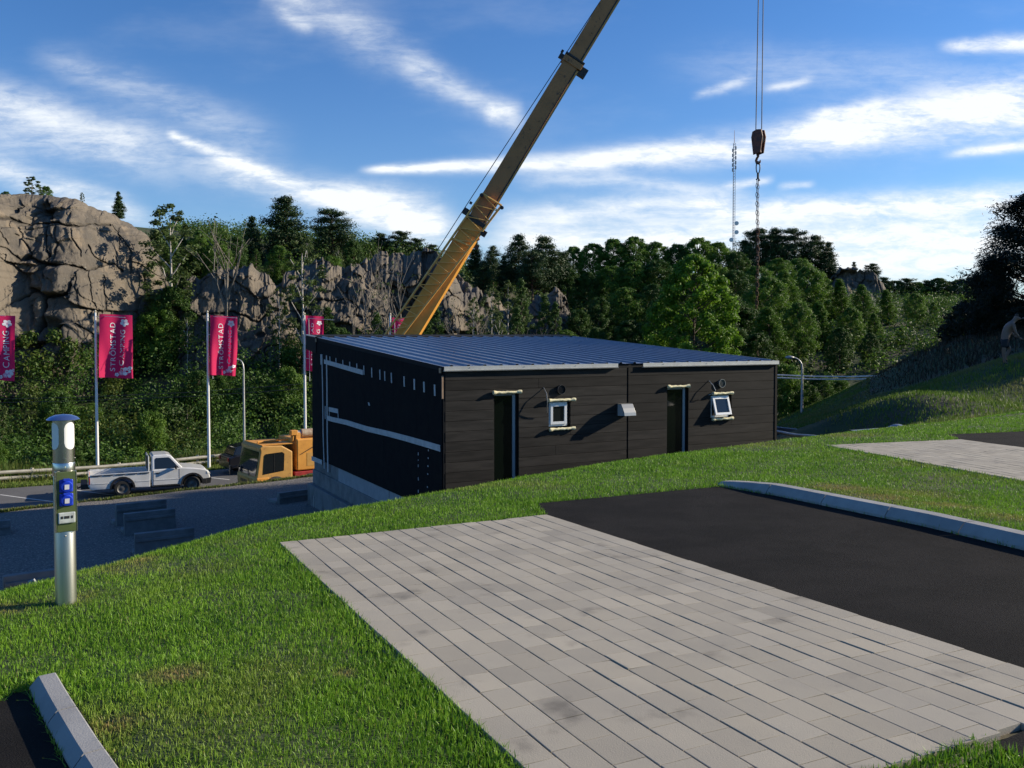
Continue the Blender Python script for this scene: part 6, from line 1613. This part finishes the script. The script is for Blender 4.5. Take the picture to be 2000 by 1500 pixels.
J2 = [q2(0, .92), q2(.0, 1.05), q2(-.02, 1.25), q2(-.02, 1.42), q2(-.03, 1.50), q2(-.04, 1.56), q2(-.05, 1.63), q2(-.05, 1.69), q2(-.05, 1.40, -.18), q2(-.28, 1.26, -.22), q2(-.50, 1.22, -.2), q2(.0, 1.40, .18), q2(.06, 1.15, .2), q2(.02, .92, .2),
      q2(0, .88, -.09), q2(-.02, .48, -.1), q2(.03, .08, -.1), q2(-.06, .03, -.1), q2(0, .88, .09), q2(.03, .48, .1), q2(.06, .08, .1), q2(-.03, .03, .1)]
cl2 = [('shirt', [J2[0], J2[1], J2[2], J2[3], J2[8], (-.16, -.2, 1.34), J2[11], (.03, .19, 1.27)], [(.15, .17), (.14, .16), (.15, .18), (.12, .17), .075, .065, .075, .065], [(0, 1), (1, 2), (2, 3), (3, 4), (4, 5), (3, 6), (6, 7)], 'shirt'),
       ('trousers', [J2[0], J2[14], J2[15], J2[16], J2[18], J2[19], J2[20]], [(.15, .165), .11, .085, .07, .11, .085, .07], [(0, 1), (1, 2), (2, 3), (0, 4), (4, 5), (5, 6)], 'shorts'), ('hair', [q2(-.03, 1.66), q2(-.04, 1.71)], [.09, .085], [(0, 1)], 'hair'),
       ('shoe', [q2(.04, .05, -.1), q2(-.1, .03, -.1)], [.05, .04], [(0, 1)], 'sock'), ('shoe', [q2(.07, .05, .1), q2(-.07, .03, .1)], [.05, .04], [(0, 1)], 'sock')]
person((pb2.x, 29.6, zg1(pb2.x, 29.6)), 'person in dark clothes cut off by the right edge, one arm stretched out', J2, R_, E, cl2, hands=((q2(-.51, 1.22, -.2), (-1, 0, -.05), (0, 0, -1)),))

# ================================================================== light, sky, camera
SUN_AZ, SUN_EL = rad(14.5), rad(22.0)              # azimuth from +X towards +Y
sd_ = Vector((cos(SUN_EL) * cos(SUN_AZ), cos(SUN_EL) * sin(SUN_AZ), sin(SUN_EL)))
sl = bpy.data.lights.new('sun', 'SUN'); sl.energy = 5.0; sl.angle = rad(.53); sl.color = (1.0, .88, .70)
so = bpy.data.objects.new('sun', sl); COL.objects.link(so); so.rotation_euler = sd_.to_track_quat('Z', 'Y').to_euler(); so.location = sd_ * 60

wd = bpy.data.worlds.new('World'); scene.world = wd; wd.use_nodes = True
nt = wd.node_tree; N, L = nt.nodes, nt.links; N.clear()
out = N.new('ShaderNodeOutputWorld')
sky = N.new('ShaderNodeTexSky'); sky.sky_type = 'NISHITA'; sky.sun_disc = False
sky.sun_elevation = SUN_EL; sky.sun_rotation = pi / 2 - SUN_AZ
sky.air_density = 1.0; sky.dust_density = .35; sky.ozone_density = 2.2; sky.altitude = 30
bg = N.new('ShaderNodeBackground'); bg.inputs[1].default_value = .077
hs = N.new('ShaderNodeHueSaturation'); hs.inputs['Saturation'].default_value = 1.18; hs.inputs['Value'].default_value = 1.0
L.new(sky.outputs[0], hs.inputs['Color'])
tn = N.new('ShaderNodeMix'); tn.data_type = 'RGBA'; tn.blend_type = 'MULTIPLY'; tn.inputs[0].default_value = 1.0; tn.inputs[7].default_value = (.66, .96, 1.34, 1)
L.new(hs.outputs[0], tn.inputs[6]); L.new(tn.outputs[2], bg.inputs[0])
tc = N.new('ShaderNodeTexCoord'); sp = N.new('ShaderNodeSeparateXYZ'); L.new(tc.outputs['Generated'], sp.inputs[0])
def math_(op, a, b=None, c=None):
    n = N.new('ShaderNodeMath'); n.operation = op
    for k, v in enumerate((a, b, c)):
        if v is None: continue
        if isinstance(v, (int, float)): n.inputs[k].default_value = v
        else: L.new(v, n.inputs[k])
    return n.outputs[0]
ys = math_('MAXIMUM', sp.outputs[1], .08)
U = math_('DIVIDE', sp.outputs[0], ys); Vv = math_('DIVIDE', sp.outputs[2], ys)
cb = N.new('ShaderNodeCombineXYZ'); L.new(U, cb.inputs[0]); L.new(Vv, cb.inputs[1])
def wnoise(scale, loc=(0, 0, 0), st=(1, 1, 1), rot=0.0, det=6, r=.6, dist=0.0):
    mp = N.new('ShaderNodeMapping'); mp.vector_type = 'POINT'; mp.inputs['Location'].default_value = loc; mp.inputs['Scale'].default_value = st; mp.inputs['Rotation'].default_value = (0, 0, rot)
    L.new(cb.outputs[0], mp.inputs[0])
    n = N.new('ShaderNodeTexNoise'); n.inputs['Scale'].default_value = scale; n.inputs['Detail'].default_value = det; n.inputs['Roughness'].default_value = r
    n.inputs['Distortion'].default_value = dist
    L.new(mp.outputs[0], n.inputs['Vector']); return n.outputs[0]
def smooth_(v, a, b):
    r = N.new('ShaderNodeMapRange'); r.interpolation_type = 'SMOOTHSTEP'; L.new(v, r.inputs[0]); r.inputs[1].default_value = a; r.inputs[2].default_value = b
    return r.outputs[0]
warp = math_('SUBTRACT', wnoise(9.0, det=5), .5)
wsoft = math_('SUBTRACT', wnoise(3.0, (3, 1, 0), det=3), .5)
side = smooth_(U, -.12, .2)
def fibre(sc, loc, rotl, rotr, st, det, r, dist):
    l_, r_ = wnoise(sc, loc, st, rotl, det, r, dist), wnoise(sc, loc, st, rotr, det, r, dist)
    m_ = N.new('ShaderNodeMix'); m_.data_type = 'FLOAT'; L.new(side, m_.inputs[0]); L.new(l_, m_.inputs[2]); L.new(r_, m_.inputs[3]); return m_.outputs[0]
fib = fibre(15.0, (1, 5, 0), .36, -.16, (.55, 2.6, 1), 9, .68, .35)
fib2 = fibre(48.0, (7, 2, 0), .75, .35, (.7, 1.9, 1), 7, .65, .5)
tex = math_('ADD', math_('MULTIPLY', fib, .66), math_('MULTIPLY', fib2, .34))
total = None
def streak(p0, p1, w0, w1, I, wp=1.0, e0=.12, e1=.12, up=1.0, dn=1.0):
    """one band of cirrus between two sky directions, fading to both ends"""
    global total
    a, b = Vector(ray(*p0)), Vector(ray(*p1)); d = (b - a); ln = d.length; d.normalize(); q = Vector((-d.y, d.x))
    t = math_('DIVIDE', math_('ADD', math_('ADD', math_('MULTIPLY', U, d.x), math_('MULTIPLY', Vv, d.y)), -(a.dot(d))), ln)
    n = math_('ADD', math_('ADD', math_('MULTIPLY', U, q.x), math_('MULTIPLY', Vv, q.y)), -(a.dot(q)))
    n = math_('ADD', n, math_('MULTIPLY', warp, .028 * wp)); n = math_('ADD', n, math_('MULTIPLY', wsoft, .03 * wp))
    w = math_('MAXIMUM', math_('MULTIPLY_ADD', t, (w1 - w0) / F, w0 / F), 2.0 / F)
    r = math_('DIVIDE', n, w)
    if up != 1 or dn != 1:
        rp = math_('MULTIPLY', math_('MAXIMUM', r, 0.0), 1 / up); rn = math_('MULTIPLY', math_('MINIMUM', r, 0.0), 1 / dn); r = math_('ADD', rp, rn)
    g = math_('EXPONENT', math_('MULTIPLY', math_('MULTIPLY', r, r), -1.0))
    e = math_('MULTIPLY', smooth_(t, 0.0, e0), smooth_(math_('SUBTRACT', 1.0, t), 0.0, e1))
    v = math_('MULTIPLY', math_('MULTIPLY', g, e), I)
    total = v if total is None else math_('ADD', total, v)
streak((-120, 172), (400, 312), 40, 34, .62, 1.0, .05, .35)
streak((-120, 235), (420, 360), 40, 30, .30, 1.0, .05, .35)
streak((280, 275), (960, 470), 34, 30, .66, .9, .30, .2)
streak((318, 260), (640, 378), 8, 17, .80, .4, .08, .4)
streak((560, 345), (900, 470), 20, 30, .65, .7, .35, .25)
streak((40, 95), (600, 300), 26, 40, .28, .9, .2, .3)
streak((520, -40), (800, 105), 34, 40, .46, 1.5, .05, .3)
streak((740, 70), (1030, 255), 34, 18, .50, 1.4, .3, .1)
streak((530, 10), (620, 62), 14, 16, .42, 1.2, .3, .3)
streak((935, 215), (1030, 208), 20, 15, .62, .9, .35, .35)
streak((690, 331), (1250, 314), 6, 22, 1.0, .3, .12, .35)
streak((1080, 320), (1560, 272), 20, 30, 1.0, .5, .25, .3)
streak((1420, 287), (2150, 188), 28, 56, 1.2, .45, .25, .02)
streak((930, 425), (1500, 392), 26, 24, .70, .7, .2, .2)
streak((1300, 415), (2150, 385), 16, 30, .95, .4, .2, .02)
streak((880, 470), (2150, 455), 26, 46, .85, .4, .15, .02)
streak((1000, 520), (2150, 520), 40, 50, .70, .3, .15, .02)
streak((1340, 190), (1480, 148), 8, 9, .5, .8, .3, .3)
streak((1480, 178), (1600, 150), 7, 9, .42, .8, .3, .3)
streak((1560, 228), (1760, 205), 10, 16, .5, .8, .3, .3)
streak((1820, 92), (2100, 82), 9, 18, .9, .5, .25, .05)
streak((1825, 306), (2100, 272), 7, 11, .75, .4, .3, .1)
streak((1400, 357), (1520, 350), 8, 8, .55, .6, .3, .3)
streak((1510, 368), (1600, 357), 7, 6, .55, .5, .3, .3)
streak((-80, 300), (330, 450), 26, 22, .66, .8, .1, .3)
streak((640, 360), (900, 420), 26, 36, .36, 1.6, .3, .3)
streak((980, 345), (1520, 372), 12, 20, .40, 1.2, .2, .3)
streak((1240, 110), (2100, 190), 36, 54, .20, 1.4, .3, .1)

tx = math_('MULTIPLY_ADD', smooth_(tex, .34, .66), 1.0, .35)
cl = math_('MULTIPLY', total, tx)
haze = math_('EXPONENT', math_('MULTIPLY', math_('MAXIMUM', Vv, 0.0), -9.0))
cl = math_('ADD', cl, math_('MULTIPLY', haze, .24))
veil = math_('MULTIPLY', smooth_(wnoise(5.0, (2, 8, 0), (.5, 1.5, 1), .2, 6), .48, .75), .10)
cl = math_('ADD', cl, veil)
cl = math_('MINIMUM', math_('MAXIMUM', cl, 0.0), .97)
front = smooth_(sp.outputs[1], .02, .15)
cl = math_('MULTIPLY', cl, front)
bgc = N.new('ShaderNodeBackground'); bgc.inputs[0].default_value = (.93, .97, 1.0, 1); bgc.inputs[1].default_value = .74
mx = N.new('ShaderNodeMixShader'); L.new(cl, mx.inputs[0]); L.new(bg.outputs[0], mx.inputs[1]); L.new(bgc.outputs[0], mx.inputs[2]); L.new(mx.outputs[0], out.inputs[0])

cd = bpy.data.cameras.new('camera'); cam = bpy.data.objects.new('camera', cd); COL.objects.link(cam)
cd.sensor_fit = 'HORIZONTAL'; cd.sensor_width = 36; cd.lens = 36 * F / 2000; cd.shift_y = -(750 - PY) / 2000
cd.clip_start = .05; cd.clip_end = 6000
cam.location = (0, 0, 0); cam.rotation_euler = (pi / 2 - PITCH, 0, 0)
scene.camera = cam
scene.view_settings.view_transform = 'Standard'; scene.view_settings.look = 'None'; scene.view_settings.exposure = 0.55; scene.view_settings.gamma = 1
scene.render.engine = 'CYCLES'; scene.cycles.max_bounces = 6; scene.cycles.transparent_max_bounces = 6
